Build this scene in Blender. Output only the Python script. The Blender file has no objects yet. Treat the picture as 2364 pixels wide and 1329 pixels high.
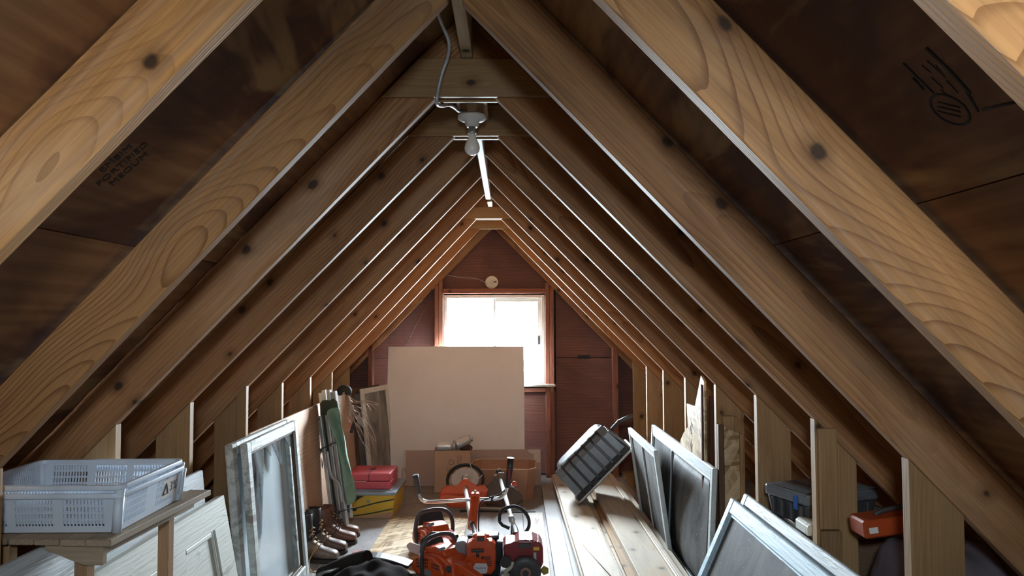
import bpy, bmesh, math, random
from mathutils import Vector, Matrix
random.seed(7)
SC = bpy.context.scene
COL = SC.collection
HC = 1.42                                   # eye height above the attic floor
PITCH, YAW, ROLL, FPX = 0.0452, 0.0048, -0.0039, 1700.0

# ------------------------------------------------------------------ camera
_f = Vector((math.sin(YAW)*math.cos(PITCH), math.cos(YAW)*math.cos(PITCH), math.sin(PITCH)))
_r = Vector((math.cos(YAW), -math.sin(YAW), 0)); _u = _r.cross(_f)
CR = _r*math.cos(ROLL) + _u*math.sin(ROLL); CU = -_r*math.sin(ROLL) + _u*math.cos(ROLL); CF = _f
cd = bpy.data.cameras.new('camera'); cam = bpy.data.objects.new('camera', cd); COL.objects.link(cam)
cam.matrix_world = Matrix(((CR.x, CU.x, -CF.x, 0), (CR.y, CU.y, -CF.y, 0), (CR.z, CU.z, -CF.z, HC), (0, 0, 0, 1)))
cd.sensor_fit = 'HORIZONTAL'; cd.sensor_width = 36.0; cd.lens = 36.0*FPX/2364.0
cd.clip_start = 0.05; cd.clip_end = 200
SC.camera = cam

# ------------------------------------------------------------------ sky, portals, exposure
W = bpy.data.worlds.new('overcast_sky'); SC.world = W; W.use_nodes = True
nt = W.node_tree; nt.nodes.clear()
bg = nt.nodes.new('ShaderNodeBackground'); out = nt.nodes.new('ShaderNodeOutputWorld')
tc = nt.nodes.new('ShaderNodeTexCoord'); sep = nt.nodes.new('ShaderNodeSeparateXYZ')
ramp = nt.nodes.new('ShaderNodeValToRGB')
ramp.color_ramp.elements[0].position = 0.42; ramp.color_ramp.elements[0].color = (0.30, 0.33, 0.34, 1)
ramp.color_ramp.elements[1].position = 0.56; ramp.color_ramp.elements[1].color = (0.86, 0.94, 1.0, 1)
mp = nt.nodes.new('ShaderNodeMapRange'); mp.inputs['From Min'].default_value = -1
nt.links.new(tc.outputs['Generated'], sep.inputs[0]); nt.links.new(sep.outputs['Z'], mp.inputs['Value'])
nt.links.new(mp.outputs[0], ramp.inputs[0]); nt.links.new(ramp.outputs[0], bg.inputs['Color'])
bg.inputs['Strength'].default_value = 400.0
nt.links.new(bg.outputs[0], out.inputs[0])

def portal(name, loc, rot, sx, sy):
    ld = bpy.data.lights.new(name, 'AREA'); ld.shape = 'RECTANGLE'; ld.size = sx; ld.size_y = sy
    ld.cycles.is_portal = True
    o = bpy.data.objects.new(name, ld); o.location = loc; o.rotation_euler = rot; COL.objects.link(o)
GY = 6.86                                    # inner face of the far gable
WX0, WX1, WZ0, WZ1 = -0.60, 0.335, 0.85, 1.665  # far window opening
BY = -0.25                                    # inner face of the gable behind the camera
BX0, BX1, BZ0, BZ1 = -0.12, 0.15, 1.64, 1.85
portal('far_window_portal', ((WX0+WX1)/2, GY+0.16, (WZ0+WZ1)/2), (-math.pi/2, 0, 0), WX1-WX0, WZ1-WZ0)
portal('rear_window_portal', ((BX0+BX1)/2, BY-0.13, (BZ0+BZ1)/2), (math.pi/2, 0, 0), BX1-BX0, BZ1-BZ0)
SC.view_settings.view_transform = 'Standard'; SC.view_settings.look = 'None'
SC.view_settings.gamma = 1.0; SC.view_settings.use_curve_mapping = False
SC.view_settings.exposure = 0.0
SC.cycles.max_bounces = 10; SC.cycles.diffuse_bounces = 6; SC.cycles.transparent_max_bounces = 12
SC.cycles.use_denoising = True
SC.cycles.sample_clamp_indirect = 30.0
SC.cycles.caustics_reflective = False; SC.cycles.caustics_refractive = False

# ------------------------------------------------------------------ helpers
def ray(px, py):
    return CF + CR*((px-1182.0)/FPX) + CU*((664.5-py)/FPX)
def at(px, py, Y):
    d = ray(px, py); p = d*(Y/d.y); return Vector((p.x, p.y, p.z+HC))
def fl(px, py, z=0.0):
    d = ray(px, py); k = (z-HC)/d.z; return Vector((d.x*k, d.y*k, z))

def V(*a): return Vector(a)
def basis(o, x, y, z=None):
    x = Vector(x).normalized(); y = Vector(y); y = (y - x*y.dot(x)).normalized()
    z = x.cross(y)
    o = Vector(o)
    return Matrix(((x.x, y.x, z.x, o.x), (x.y, y.y, z.y, o.y), (x.z, y.z, z.z, o.z), (0, 0, 0, 1)))
def TR(x=0, y=0, z=0, rx=0, ry=0, rz=0, s=1):
    return Matrix.Translation((x, y, z)) @ Matrix.Rotation(rz, 4, 'Z') @ Matrix.Rotation(ry, 4, 'Y') @ Matrix.Rotation(rx, 4, 'X') @ Matrix.Scale(s, 4)

class MB:
    """collects shapes into one mesh"""
    def __init__(s): s.bm = bmesh.new()
    def mesh(s, vs, fs, M=None, smooth=False):
        bv = [s.bm.verts.new(M @ Vector(v) if M else Vector(v)) for v in vs]
        out = []
        for f in fs:
            try:
                q = s.bm.faces.new([bv[i] for i in f]); q.smooth = smooth; out.append(q)
            except ValueError: pass
        return bv, out
    def box(s, x0, x1, y0, y1, z0, z1, M=None, bev=0.0, seg=1):
        vs = [(x, y, z) for x in (x0, x1) for y in (y0, y1) for z in (z0, z1)]
        fs = [(0, 1, 3, 2), (4, 6, 7, 5), (0, 4, 5, 1), (2, 3, 7, 6), (0, 2, 6, 4), (1, 5, 7, 3)]
        bv, bf = s.mesh(vs, fs, M)
        if bev > 0:
            es = list({e for f in bf for e in f.edges})
            bmesh.ops.bevel(s.bm, geom=es, offset=bev, segments=seg, affect='EDGES', profile=0.5, clamp_overlap=True)
        return s
    def prism(s, poly, z0, z1, M=None, bev=0.0, seg=1, smooth=False):
        n = len(poly)
        area = sum(poly[i][0]*poly[(i+1) % n][1]-poly[(i+1) % n][0]*poly[i][1] for i in range(n))
        if area < 0: poly = poly[::-1]
        vs = [(p[0], p[1], z0) for p in poly] + [(p[0], p[1], z1) for p in poly]
        fs = [tuple(range(n-1, -1, -1)), tuple(range(n, 2*n))] + [(i, (i+1) % n, n+(i+1) % n, n+i) for i in range(n)]
        bv, bf = s.mesh(vs, fs, M)
        if bev > 0:
            es = list({e for f in bf[:2] for e in f.edges}) if seg > 1 else list({e for f in bf for e in f.edges})
            bmesh.ops.bevel(s.bm, geom=es, offset=bev, segments=seg, affect='EDGES', profile=0.5, clamp_overlap=True)
        return s
    def loft(s, rings, M=None, smooth=True, caps=True, closed=True):
        n = len(rings[0]); vs = [p for r in rings for p in r]; fs = []
        for k in range(len(rings)-1):
            for i in range(n if closed else n-1):
                j = (i+1) % n
                fs.append((k*n+i, k*n+j, (k+1)*n+j, (k+1)*n+i))
        bv, bf = s.mesh(vs, fs, M, smooth)
        if caps and closed:
            for idx in (range(n-1, -1, -1), range((len(rings)-1)*n, len(rings)*n)):
                try: s.bm.faces.new([bv[i] for i in idx])
                except ValueError: pass
        return s
    def lathe(s, prof, M=None, n=20, smooth=True, caps=True):
        rings = [[(r*math.cos(2*math.pi*i/n), r*math.sin(2*math.pi*i/n), z) for i in range(n)] for r, z in prof]
        return s.loft(rings, M, smooth, caps)
    def cyl(s, a, b, r, r2=None, n=12, caps=True, smooth=True):
        a, b = Vector(a), Vector(b); d = b-a; L = d.length
        q = d.to_track_quat('Z', 'Y').to_matrix().to_4x4(); M = Matrix.Translation(a) @ q
        return s.lathe([(r, 0), (r2 if r2 is not None else r, L)], M, n, smooth, caps)
    def tube(s, pts, r, n=8, M=None, caps=True, squash=1.0, closed=False):
        pts = [Vector(p) for p in pts]; rings = []
        N = len(pts); up = None
        for i, p in enumerate(pts):
            if closed: t = (pts[(i+1) % N]-pts[i-1])
            else: t = (pts[min(i+1, N-1)]-pts[max(i-1, 0)])
            t.normalize()
            if up is None:
                up = Vector((0, 0, 1)) if abs(t.z) < 0.9 else Vector((0, 1, 0))
            a = (up - t*up.dot(t)).normalized(); up = a; b = t.cross(a)
            rr = r[i] if isinstance(r, (list, tuple)) else r
            rings.append([p + a*(rr*math.cos(2*math.pi*k/n))*squash + b*(rr*math.sin(2*math.pi*k/n)) for k in range(n)])
        if closed: rings.append(rings[0])
        return s.loft(rings, M, True, caps and not closed)
    def ball(s, c, r, sx=1, sy=1, sz=1, M=None, n=14, m=8):
        c = Vector(c); rings = []
        for k in range(m+1):
            ph = math.pi*k/m; rr = max(math.sin(ph), 1e-3)
            rings.append([(c.x+r*sx*rr*math.cos(2*math.pi*i/n), c.y+r*sy*rr*math.sin(2*math.pi*i/n), c.z-r*sz*math.cos(ph)) for i in range(n)])
        return s.loft(rings, M, True, True)
    def build(s, name, mat, parent=None, M=None, bev=0.0, seg=2, smooth=None, weld=False):
        if weld: bmesh.ops.remove_doubles(s.bm, verts=s.bm.verts, dist=1e-5)
        bmesh.ops.recalc_face_normals(s.bm, faces=s.bm.faces)
        if smooth is not None:
            for f in s.bm.faces: f.smooth = smooth
        me = bpy.data.meshes.new(name); s.bm.to_mesh(me); s.bm.free()
        o = bpy.data.objects.new(name, me); COL.objects.link(o)
        if mat: me.materials.append(mat)
        if parent: o.parent = parent
        if M is not None: o.matrix_basis = M
        if bev > 0:
            md = o.modifiers.new('soft_edges', 'BEVEL'); md.width = bev; md.segments = seg; md.limit_method = 'ANGLE'; md.angle_limit = math.radians(35)
        return o
def tag(o, label, cat, group=None):
    o['label'] = label; o['category'] = cat
    if group: o['group'] = group
    return o
def thing(name, label, cat, M=None, group=None):
    o = bpy.data.objects.new(name, None); COL.objects.link(o); o.empty_display_size = 0.05
    if M is not None: o.matrix_basis = M
    return tag(o, label, cat, group)
def part(name, mesh, mat, parent, M=None):
    o = bpy.data.objects.new(name, mesh); COL.objects.link(o); o.parent = parent
    if M is not None: o.matrix_basis = M
    return o
def spline(pts, k=6, closed=False):
    """Catmull-Rom through the points"""
    P = [Vector(p) for p in pts]; n = len(P); out = []
    rng = range(n if closed else n-1)
    for i in rng:
        p0 = P[(i-1) % n] if closed else P[max(i-1, 0)]; p1 = P[i]; p2 = P[(i+1) % n]
        p3 = P[(i+2) % n] if closed else P[min(i+2, n-1)]
        for j in range(k):
            t = j/k
            out.append(0.5*((2*p1)+(p2-p0)*t+(2*p0-5*p1+4*p2-p3)*t*t+(3*p1-p0-3*p2+p3)*t**3))
    if not closed: out.append(P[-1])
    return out
def rrect(w, h, r, n=4, cx=0, cy=0):
    o = []
    for sx, sy, a0 in ((1, 1, 0), (-1, 1, 90), (-1, -1, 180), (1, -1, 270)):
        for k in range(n+1):
            a = math.radians(a0+90*k/n)
            o.append((cx+sx*(w/2-r)+r*math.cos(a), cy+sy*(h/2-r)+r*math.sin(a)))
    return o
def text(body, size, mat, parent, M, name='lettering', align='CENTER', ext=0.0004):
    cu = bpy.data.curves.new(name, 'FONT'); cu.body = body; cu.size = size; cu.align_x = align; cu.align_y = 'CENTER'; cu.extrude = ext; cu.resolution_u = 3
    tmp = bpy.data.objects.new(name, cu); COL.objects.link(tmp)
    me = bpy.data.meshes.new_from_object(tmp.evaluated_get(bpy.context.evaluated_depsgraph_get()))
    bpy.data.objects.remove(tmp); bpy.data.curves.remove(cu)
    o = bpy.data.objects.new(name, me); COL.objects.link(o)
    me.materials.clear(); me.materials.append(mat); o.parent = parent; o.matrix_basis = M; o['kind'] = 'stuff'
    return o

# ------------------------------------------------------------------ materials
class NT:
    def __init__(s, name):
        s.m = bpy.data.materials.new(name); s.m.use_nodes = True; s.t = s.m.node_tree
        s.b = s.t.nodes['Principled BSDF']
    def n(s, typ, **kw):
        q = s.t.nodes.new('ShaderNode'+typ)
        for k, v in kw.items(): setattr(q, k, v)
        return q
    def l(s, a, b): s.t.links.new(a, b)
    def inp(s, node, **kw):
        for k, v in kw.items(): node.inputs[k.replace('_', ' ')].default_value = v
    def math(s, op, a, b=None):
        q = s.n('Math', operation=op)
        for i, v in enumerate((a, b)):
            if v is None: continue
            if isinstance(v, (int, float)): q.inputs[i].default_value = v
            else: s.l(v, q.inputs[i])
        return q.outputs[0]
    def mix(s, f, a, b, mode='MIX'):
        q = s.n('Mix', data_type='RGBA', blend_type=mode)
        for k, v in ((0, f), (6, a), (7, b)):
            if isinstance(v, (int, float)): q.inputs[k].default_value = v
            elif isinstance(v, tuple): q.inputs[k].default_value = v if len(v) == 4 else (*v, 1)
            else: s.l(v, q.inputs[k])
        return q.outputs[2]
    def ramp(s, f, p0, p1, c0=(0, 0, 0), c1=(1, 1, 1)):
        q = s.n('ValToRGB'); e = q.color_ramp.elements
        e[0].position = p0; e[1].position = p1; e[0].color = (*c0, 1); e[1].color = (*c1, 1)
        s.l(f, q.inputs[0]); return q.outputs[0]
    def coords(s, scale=(1, 1, 1), rnd=True, kind='Object', rot=(0, 0, 0)):
        t = s.n('TexCoord'); v = t.outputs[kind]
        if rnd:
            oi = s.n('ObjectInfo'); mul = s.n('Vector' + 'Math', operation='MULTIPLY_ADD')
            cx = s.n('CombineXYZ')
            for i in range(3): s.l(oi.outputs['Random'], cx.inputs[i])
            s.l(cx.outputs[0], mul.inputs[0]); mul.inputs[1].default_value = (37.0, 19.0, 11.0); s.l(v, mul.inputs[2]); v = mul.outputs[0]
            s.rndv = oi.outputs['Random']
        mp = s.n('Mapping'); mp.inputs['Scale'].default_value = scale; mp.inputs['Rotation'].default_value = rot
        s.l(v, mp.inputs[0]); return mp.outputs[0]
    def noise(s, vec, scale, detail=3, rough=0.55, dist=0.0):
        q = s.n('TexNoise'); s.l(vec, q.inputs['Vector'])
        q.inputs['Scale'].default_value = scale; q.inputs['Detail'].default_value = detail; q.inputs['Roughness'].default_value = rough; q.inputs['Distortion'].default_value = dist
        return q.outputs[0]
    def bump(s, h, strength=0.3, dist=0.01):
        q = s.n('Bump'); q.inputs['Strength'].default_value = strength; q.inputs['Distance'].default_value = dist
        s.l(h, q.inputs['Height']); s.l(q.outputs[0], s.b.inputs['Normal'])
    def done(s, col=None, rough=0.6, metal=0.0, spec=0.5):
        if col is not None:
            if isinstance(col, tuple): s.b.inputs['Base Color'].default_value = (*col[:3], 1)
            else: s.l(col, s.b.inputs['Base Color'])
        if isinstance(rough, (int, float)): s.b.inputs['Roughness'].default_value = rough
        else: s.l(rough, s.b.inputs['Roughness'])
        s.b.inputs['Metallic'].default_value = metal
        s.b.inputs['Specular IOR Level'].default_value = spec
        return s.m

def wood(name, light, dark, rings=30.0, knots=True, rough=0.62, stain=(0.05, 0.03, 0.02), stain_amt=0.5, fibre=0.35, vary=0.25, ringamt=0.55, knotcol=(0.035, 0.018, 0.010), spec=0.3, knotgate=0.52, cone=0.0, late=0.0, zoff=0.03):
    s = NT(name)
    v0 = s.coords((1, 1, 1))
    # growth rings about an axis that wanders along the board
    t = s.n('TexCoord'); sx = s.n('SeparateXYZ'); s.l(t.outputs['Object'], sx.inputs[0])
    wob = s.n('TexNoise', noise_dimensions='1D'); s.l(s.math('ADD', s.math('MULTIPLY', s.rndv, 91.0), s.math('MULTIPLY', sx.outputs[0], 1.1)), wob.inputs['W']); wob.inputs['Scale'].default_value = 1.0; wob.inputs['Detail'].default_value = 1.5
    yo = s.math('ADD', sx.outputs[1], s.math('MULTIPLY', s.math('SUBTRACT', wob.outputs[0], 0.5), 0.16))
    yo = s.math('ADD', yo, s.math('SUBTRACT', s.math('MULTIPLY', s.rndv, 0.10), 0.10))
    zo = s.math('ADD', sx.outputs[2], s.math('ADD', s.math('MULTIPLY', s.math('SUBTRACT', wob.outputs[0], 0.5), 0.10), s.math('ADD', zoff, s.math('MULTIPLY', sx.outputs[0], cone))))
    cv = s.n('CombineXYZ'); s.l(s.math('ADD', s.math('MULTIPLY', sx.outputs[0], 0.06), s.rndv), cv.inputs[0]); s.l(yo, cv.inputs[1]); s.l(zo, cv.inputs[2])
    wv = s.n('TexWave', wave_type='RINGS', rings_direction='X', wave_profile='SAW')
    s.l(cv.outputs[0], wv.inputs['Vector']); s.inp(wv, Scale=rings, Distortion=2.2, Detail=2.0, Detail_Scale=0.35)
    ring = s.math('POWER', wv.outputs[1], 2.2)
    fib = s.noise(s.coords((4, 160, 160)), 1.0, 2)
    big = s.noise(s.coords((1.3, 5, 5)), 1.0, 3)
    patch = s.noise(s.coords((0.8, 3, 3)), 1.6, 4, 0.6)
    zone = s.ramp(s.noise(s.coords((0.9, 4, 4)), 1.0, 2), 0.38, 0.62)
    c = s.mix(s.math('MULTIPLY', s.math('MULTIPLY', ring, s.math('ADD', 0.25, s.math('MULTIPLY', zone, 0.75))), ringamt), light, dark)
    c = s.mix(s.math('MULTIPLY', s.ramp(fib, 0.35, 0.75), fibre), c, tuple(x*0.55 for x in dark))
    c = s.mix(s.math('MULTIPLY', s.ramp(big, 0.48, 0.8), stain_amt), c, stain)
    c = s.mix(s.math('MULTIPLY', s.ramp(patch, 0.52, 0.72), 0.28), c, tuple(min(1, x*1.25+0.02) for x in (light[0], light[0]*0.72, light[0]*0.45)))
    if late:
        lw = s.ramp(wv.outputs[1], 0.72, 0.95)
        c = s.mix(s.math('MULTIPLY', s.math('MULTIPLY', lw, s.math('ADD', 0.3, s.math('MULTIPLY', zone, 0.7))), late), c, tuple(0.8*x for x in dark))
    weather = s.noise(s.coords((1.7, 9, 9)), 1.0, 5, 0.65, 0.4)
    c = s.mix(s.math('MULTIPLY', s.ramp(weather, 0.50, 0.68), 0.35), c, tuple(0.45*x+0.02 for x in dark))
    streak = s.noise(s.coords((0.9, 30, 30)), 1.0, 3)
    c = s.mix(s.math('MULTIPLY', s.ramp(streak, 0.55, 0.75), 0.25), c, tuple(min(1, 0.75*sum(light)/3+0.35*x) for x in light))
    hsv = s.n('HueSaturation'); s.l(c, hsv.inputs['Color'])
    s.l(s.math('ADD', s.math('MULTIPLY', s.rndv, vary*2), 1.0-vary), hsv.inputs['Value']); c = hsv.outputs[0]
    if knots:
        vo = s.n('TexVoronoi', voronoi_dimensions='2D'); s.l(s.coords((3.4, 4.4, 1.0)), vo.inputs['Vector']); vo.inputs['Scale'].default_value = 1.0
        warp = s.math('ADD', vo.outputs['Distance'], s.math('MULTIPLY', s.math('SUBTRACT', s.noise(s.coords((30, 30, 30)), 1.0, 2), 0.5), 0.06))
        sepc = s.n('SeparateColor'); s.l(vo.outputs['Color'], sepc.inputs[0])
        warp = s.math('ADD', warp, s.math('MULTIPLY', sepc.outputs[1], 0.035))
        gate = s.math('GREATER_THAN', sepc.outputs[0], knotgate)
        k1 = s.math('MULTIPLY', s.ramp(warp, 0.045, 0.075, (1, 1, 1), (0, 0, 0)), gate)
        k2 = s.math('MULTIPLY', s.ramp(warp, 0.05, 0.17, (1, 1, 1), (0, 0, 0)), gate)
        c = s.mix(s.math('MULTIPLY', k2, 0.55), c, tuple(x*0.5 for x in dark))
        c = s.mix(s.math('MULTIPLY', k1, 0.9), c, knotcol)
    s.bump(s.math('ADD', s.math('MULTIPLY', fib, 0.6), s.math('MULTIPLY', ring, 0.4)), 0.25, 0.004)
    return s.done(c, rough, 0, spec)

def ply(name, base, dark, stain=(0.02, 0.012, 0.01), amt=0.6, patch=None, rough=0.65, sc=1.0, spec=0.3):
    s = NT(name)
    fib = s.noise(s.coords((3, 90, 90)), 1.0, 3)
    wv = s.n('TexWave', wave_type='BANDS', bands_direction='Y', wave_profile='SIN'); s.l(s.coords((0.35*sc, 3.0*sc, 1)), wv.inputs['Vector']); s.inp(wv, Scale=2.2, Distortion=9.0, Detail=2.5, Detail_Scale=0.8)
    c = s.mix(s.math('MULTIPLY', wv.outputs[1], 0.6), base, dark)
    c = s.mix(s.math('MULTIPLY', s.ramp(fib, 0.35, 0.8), 0.35), c, tuple(x*0.5 for x in dark))
    big = s.noise(s.coords((0.9, 1.6, 1)), 1.3, 5, 0.6, 0.6)
    c = s.mix(s.math('MULTIPLY', s.ramp(big, 0.47, 0.6), amt), c, stain)
    if patch:
        b2 = s.noise(s.coords((0.7, 2.4, 1)), 1.7, 4, 0.6, 0.4)
        c = s.mix(s.math('MULTIPLY', s.ramp(b2, 0.54, 0.62), 0.7), c, patch)
    s.bump(fib, 0.2, 0.003)
    return s.done(c, rough, 0, spec)

def plain(name, col, rough=0.5, metal=0.0, spec=0.5, dirt=0.0, dirtcol=(0.05, 0.04, 0.03), dsc=18.0, bump=0.0, coat=0.0):
    s = NT(name); c = col
    if dirt > 0:
        nz = s.noise(s.coords((1, 1, 1)), dsc, 5, 0.62)
        c = s.mix(s.math('MULTIPLY', s.ramp(nz, 0.46, 0.72), dirt), col, dirtcol)
    if bump > 0: s.bump(s.noise(s.coords((1, 1, 1)), dsc*3, 4), bump, 0.003)
    if coat: s.b.inputs['Coat Weight'].default_value = coat
    return s.done(c, rough, metal, spec)

def osb(name, tint=1.0):
    s = NT(name); v = s.coords((1, 1, 1)); c = None
    base = (0.44*tint, 0.31*tint, 0.16*tint)
    cols = [((0.62*tint, 0.47*tint, 0.27*tint), 0.4, 30, 7), ((0.24*tint, 0.14*tint, 0.06*tint), 1.7, 34, 8), ((0.70*tint, 0.56*tint, 0.36*tint), 2.6, 26, 7)]
    c = base; h = None
    for col, a, n1, n2 in cols:
        v2 = s.coords((1, 1, 1), rot=(0, 0, a))
        mp = s.n('Mapping'); mp.inputs['Scale'].default_value = (n2, n1*1.6, 1); s.l(v2, mp.inputs[0])
        vo = s.n('TexVoronoi', voronoi_dimensions='2D'); s.l(mp.outputs[0], vo.inputs['Vector']); vo.inputs['Scale'].default_value = 1.0
        sc_ = s.n('SeparateColor'); s.l(vo.outputs['Color'], sc_.inputs[0])
        m = s.math('GREATER_THAN', sc_.outputs[0], 0.55)
        c = s.mix(s.math('MULTIPLY', m, s.math('ADD', 0.35, s.math('MULTIPLY', sc_.outputs[1], 0.6))), c, col)
        h = sc_.outputs[2] if h is None else s.math('ADD', h, sc_.outputs[2])
    s.bump(h, 0.25, 0.004)
    return s.done(c, 0.6, 0, 0.3)

M = {}
M['rafter'] = wood('rafter_wood', (0.45, 0.22, 0.090), (0.19, 0.078, 0.028), rings=22, stain=(0.15, 0.066, 0.030), stain_amt=0.65, vary=0.12, ringamt=0.78, knotgate=0.30, fibre=0.5)  # browner boards farther in, darkened as well for the weaker light there
M['rafter_lit'] = wood('lit_grainy_rafter_wood', (0.66, 0.315, 0.105), (0.25, 0.095, 0.030), rings=40, stain=(0.17, 0.075, 0.034), stain_amt=0.5, vary=0.06, ringamt=0.35, knotgate=0.45, fibre=0.4, cone=-0.075, zoff=0.235, late=0.85)  # nearest left rafters: colour brightened to hold the light from behind
M['rafter_dim'] = wood('dimmed_grainy_rafter_wood', (0.44, 0.215, 0.080), (0.18, 0.070, 0.022), rings=40, stain=(0.17, 0.075, 0.034), stain_amt=0.5, vary=0.06, ringamt=0.35, knotgate=0.45, fibre=0.4, cone=-0.075, zoff=0.235, late=0.85)  # same grain, colour dimmed to stand for less light on these rafters
M['stud'] = wood('stud_wood', (0.40, 0.24, 0.11), (0.24, 0.125, 0.05), rings=26, stain=(0.16, 0.085, 0.04), stain_amt=0.45, vary=0.12)
M['gable_stud'] = wood('gable_stud_wood', (0.30, 0.11, 0.065), (0.17, 0.055, 0.03), rings=30, stain=(0.10, 0.035, 0.03), stain_amt=0.4, vary=0.1)  # reddened like the gable plywood, window glare put into the colour
M['deck'] = ply('roof_plywood', (0.36, 0.175, 0.075), (0.22, 0.10, 0.043), stain=(0.085, 0.034, 0.024), amt=0.9, patch=(0.40, 0.24, 0.10))
M['gable_ply'] = ply('gable_plywood', (0.25, 0.115, 0.088), (0.16, 0.068, 0.055), stain=(0.10, 0.048, 0.045), amt=0.5, sc=2.0)  # reddish tint paints the glare around the window into the wall
M['ridge'] = wood('ridge_wood', (0.46, 0.36, 0.24), (0.34, 0.24, 0.14), rings=30, stain=(0.13, 0.07, 0.04), stain_amt=0.7)
M['outer'] = plain('roofing_felt', (0.03, 0.03, 0.03), 0.9)
# ------------------------------------------------------------------ the roof: deck, panels, rafters
def structure(o):
    o['kind'] = 'structure'; return o
RX, LOWZ, UPZ, SL = -0.14, HC+0.876, HC+1.084, 1.03
TH = math.atan(SL); CT, ST = math.cos(TH), math.sin(TH)
Y0, Y1 = BY-0.02, GY+0.02
mb = MB()
for sgn in (1, -1):
    mb.prism([(RX, UPZ+0.02), (RX, UPZ+0.08), (RX+sgn*2.6, UPZ+0.08-SL*2.6), (RX+sgn*2.6, UPZ+0.02-SL*2.6)], -Y1-0.3, -Y0+0.3, Matrix.Rotation(math.pi/2, 4, 'X'))
roof = structure(mb.build('ceiling', M['outer']))
# plywood sheets, long edge along the ridge
rows = []
for sgn in (1, -1):
    d = Vector((sgn*CT, 0, -ST)); nrm = Vector((sgn*ST, 0, CT))
    for r in range(3):
        s0 = 0.01 + r*1.222; s1 = min(s0+1.219, 3.35)
        y = Y0 + (0.0 if r % 2 == 0 else -1.22)
        while y < Y1:
            a, b = max(y, Y0), min(y+2.436, Y1)
            if b-a > 0.05:
                Mx = basis(Vector((RX, a, UPZ+0.001)) + d*s0, (0, 1, 0), d if sgn > 0 else d)
                up = (Mx.to_3x3() @ Vector((0, 0, 1))).dot(nrm)
                z0, z1 = (0.0, 0.014) if up > 0 else (-0.014, 0.0)
                o = MB().box(0, b-a, 0, s1-s0, z0, z1).build('plywood_sheet', M['deck'], roof, Mx)
                rows.append((sgn, r, a, b, o))
            y += 2.439
FR = [0.711, 1.297, 1.960, 2.548, 3.130, 3.738, 4.372, 4.985, 5.588, 6.187]      # rear faces of the frames
RZ = [.876, .880, .871, .872, .880, .872, .869, .865, .862, .866]; RS = [1.045, 1.045, 1.045, 1.024, 1.012, 1.012, 1.022, 1.017, 1.024, 1.025]
LZ = [.880, .883, .878, .883, .872, .873, .881, .881, .882, .879]; LS = [1.04, 1.038, 1.055, 1.03, 1.012, 1.023, 1.038, 1.05, 1.058, 1.058]
def rafter(sgn, z0, sl, yr, mat='rafter', depth=0.14):
    th = math.atan(sl); c, s_ = math.cos(th), math.sin(th)
    o = Vector((RX, yr, HC+z0))
    d = Vector((sgn*c, 0, -s_)); n = Vector((sgn*s_, 0, c))
    Mx = basis(o if sgn < 0 else o, d, n)
    z0_, z1_ = (0, 0.038) if sgn > 0 else (-0.038, 0)
    xa = 0.019/c
    L = (HC+z0)/s_ - 0.02
    poly = [(xa, 0), (L, 0), (L-0.1, depth), (xa-depth*s_/c, depth)]
    # bottom end of the board starts at the ridge board (plumb cut)
    return MB().prism(poly, z0_, z1_, bev=0.003).build('rafter', M[mat], roof, Mx)
for i, yr in enumerate(FR):
    rafter(1, RZ[i], RS[i], yr, 'rafter_dim' if i < 2 else 'rafter'); rafter(-1, LZ[i], LS[i], yr, 'rafter_lit' if i < 2 else 'rafter_dim' if i < 3 else 'rafter')
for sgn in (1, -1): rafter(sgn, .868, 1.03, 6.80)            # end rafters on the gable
for yr in (0.1,):
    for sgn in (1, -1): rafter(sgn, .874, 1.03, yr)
# ridge board and the nailing strip below it
MB().box(0, Y1-Y0, -0.019, 0.019, 0, 0.14, bev=0.003).build('ridge_board', M['ridge'], roof, basis((RX, Y0, HC+0.905), (0, 1, 0), (-1, 0, 0)))
MB().box(0, 1.72, -0.018, 0.018, 0, 0.072, bev=0.003).build('nailing_strip', M['ridge'], roof, basis((RX+0.004, 3.28, HC+0.832), (0, 1, 0), (-1, 0, 0)))
# collar ties: a board on the front and on the rear of four of the frames
def collar(yr, z, h=0.133):
    for yy in (yr-0.038-0.020, yr+0.001):
        b = (HC+1.068-z)/SL; t = max((HC+1.068-z-h)/SL, 0.03)
        MB().prism([(-b, 0), (b, 0), (t, h), (-t, h)], -0.019, 0, bev=0.002).build('collar_tie', M['stud'], roof, Matrix(((1, 0, 0, RX-0.004), (0, 0, -1, yy), (0, 1, 0, z), (0, 0, 0, 1))))
collar(FR[3], HC+0.769); collar(FR[4], HC+0.782); collar(FR[8], HC+0.775, 0.09); collar(FR[9], HC+0.775, 0.12)

# ------------------------------------------------------------------ floor
M['floor'] = None
def floor_mat():
    s = NT('dusty_floor'); v = s.coords((1, 1, 1), rnd=False)
    n1 = s.noise(v, 2.2, 6, 0.6, 0.4); n2 = s.noise(v, 30, 4, 0.6); n3 = s.noise(s.coords((40, 6, 1)), 1.0, 3)
    c = s.mix(s.ramp(n1, 0.35, 0.7), (0.36, 0.35, 0.35), (0.23, 0.21, 0.20))
    c = s.mix(s.math('MULTIPLY', s.ramp(n3, 0.5, 0.75), 0.25), c, (0.46, 0.45, 0.45))
    c = s.mix(s.math('MULTIPLY', s.ramp(n2, 0.60, 0.70), 0.7), c, (0.06, 0.05, 0.045))
    s.bump(n2, 0.2, 0.003)
    return s.done(c, 0.7, 0, 0.3)
M['floor'] = floor_mat()
floor = structure(MB().box(-2.75, 2.45, Y0-0.3, Y1+0.3, -0.10, -0.019).build('floor', M['outer']))
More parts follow.
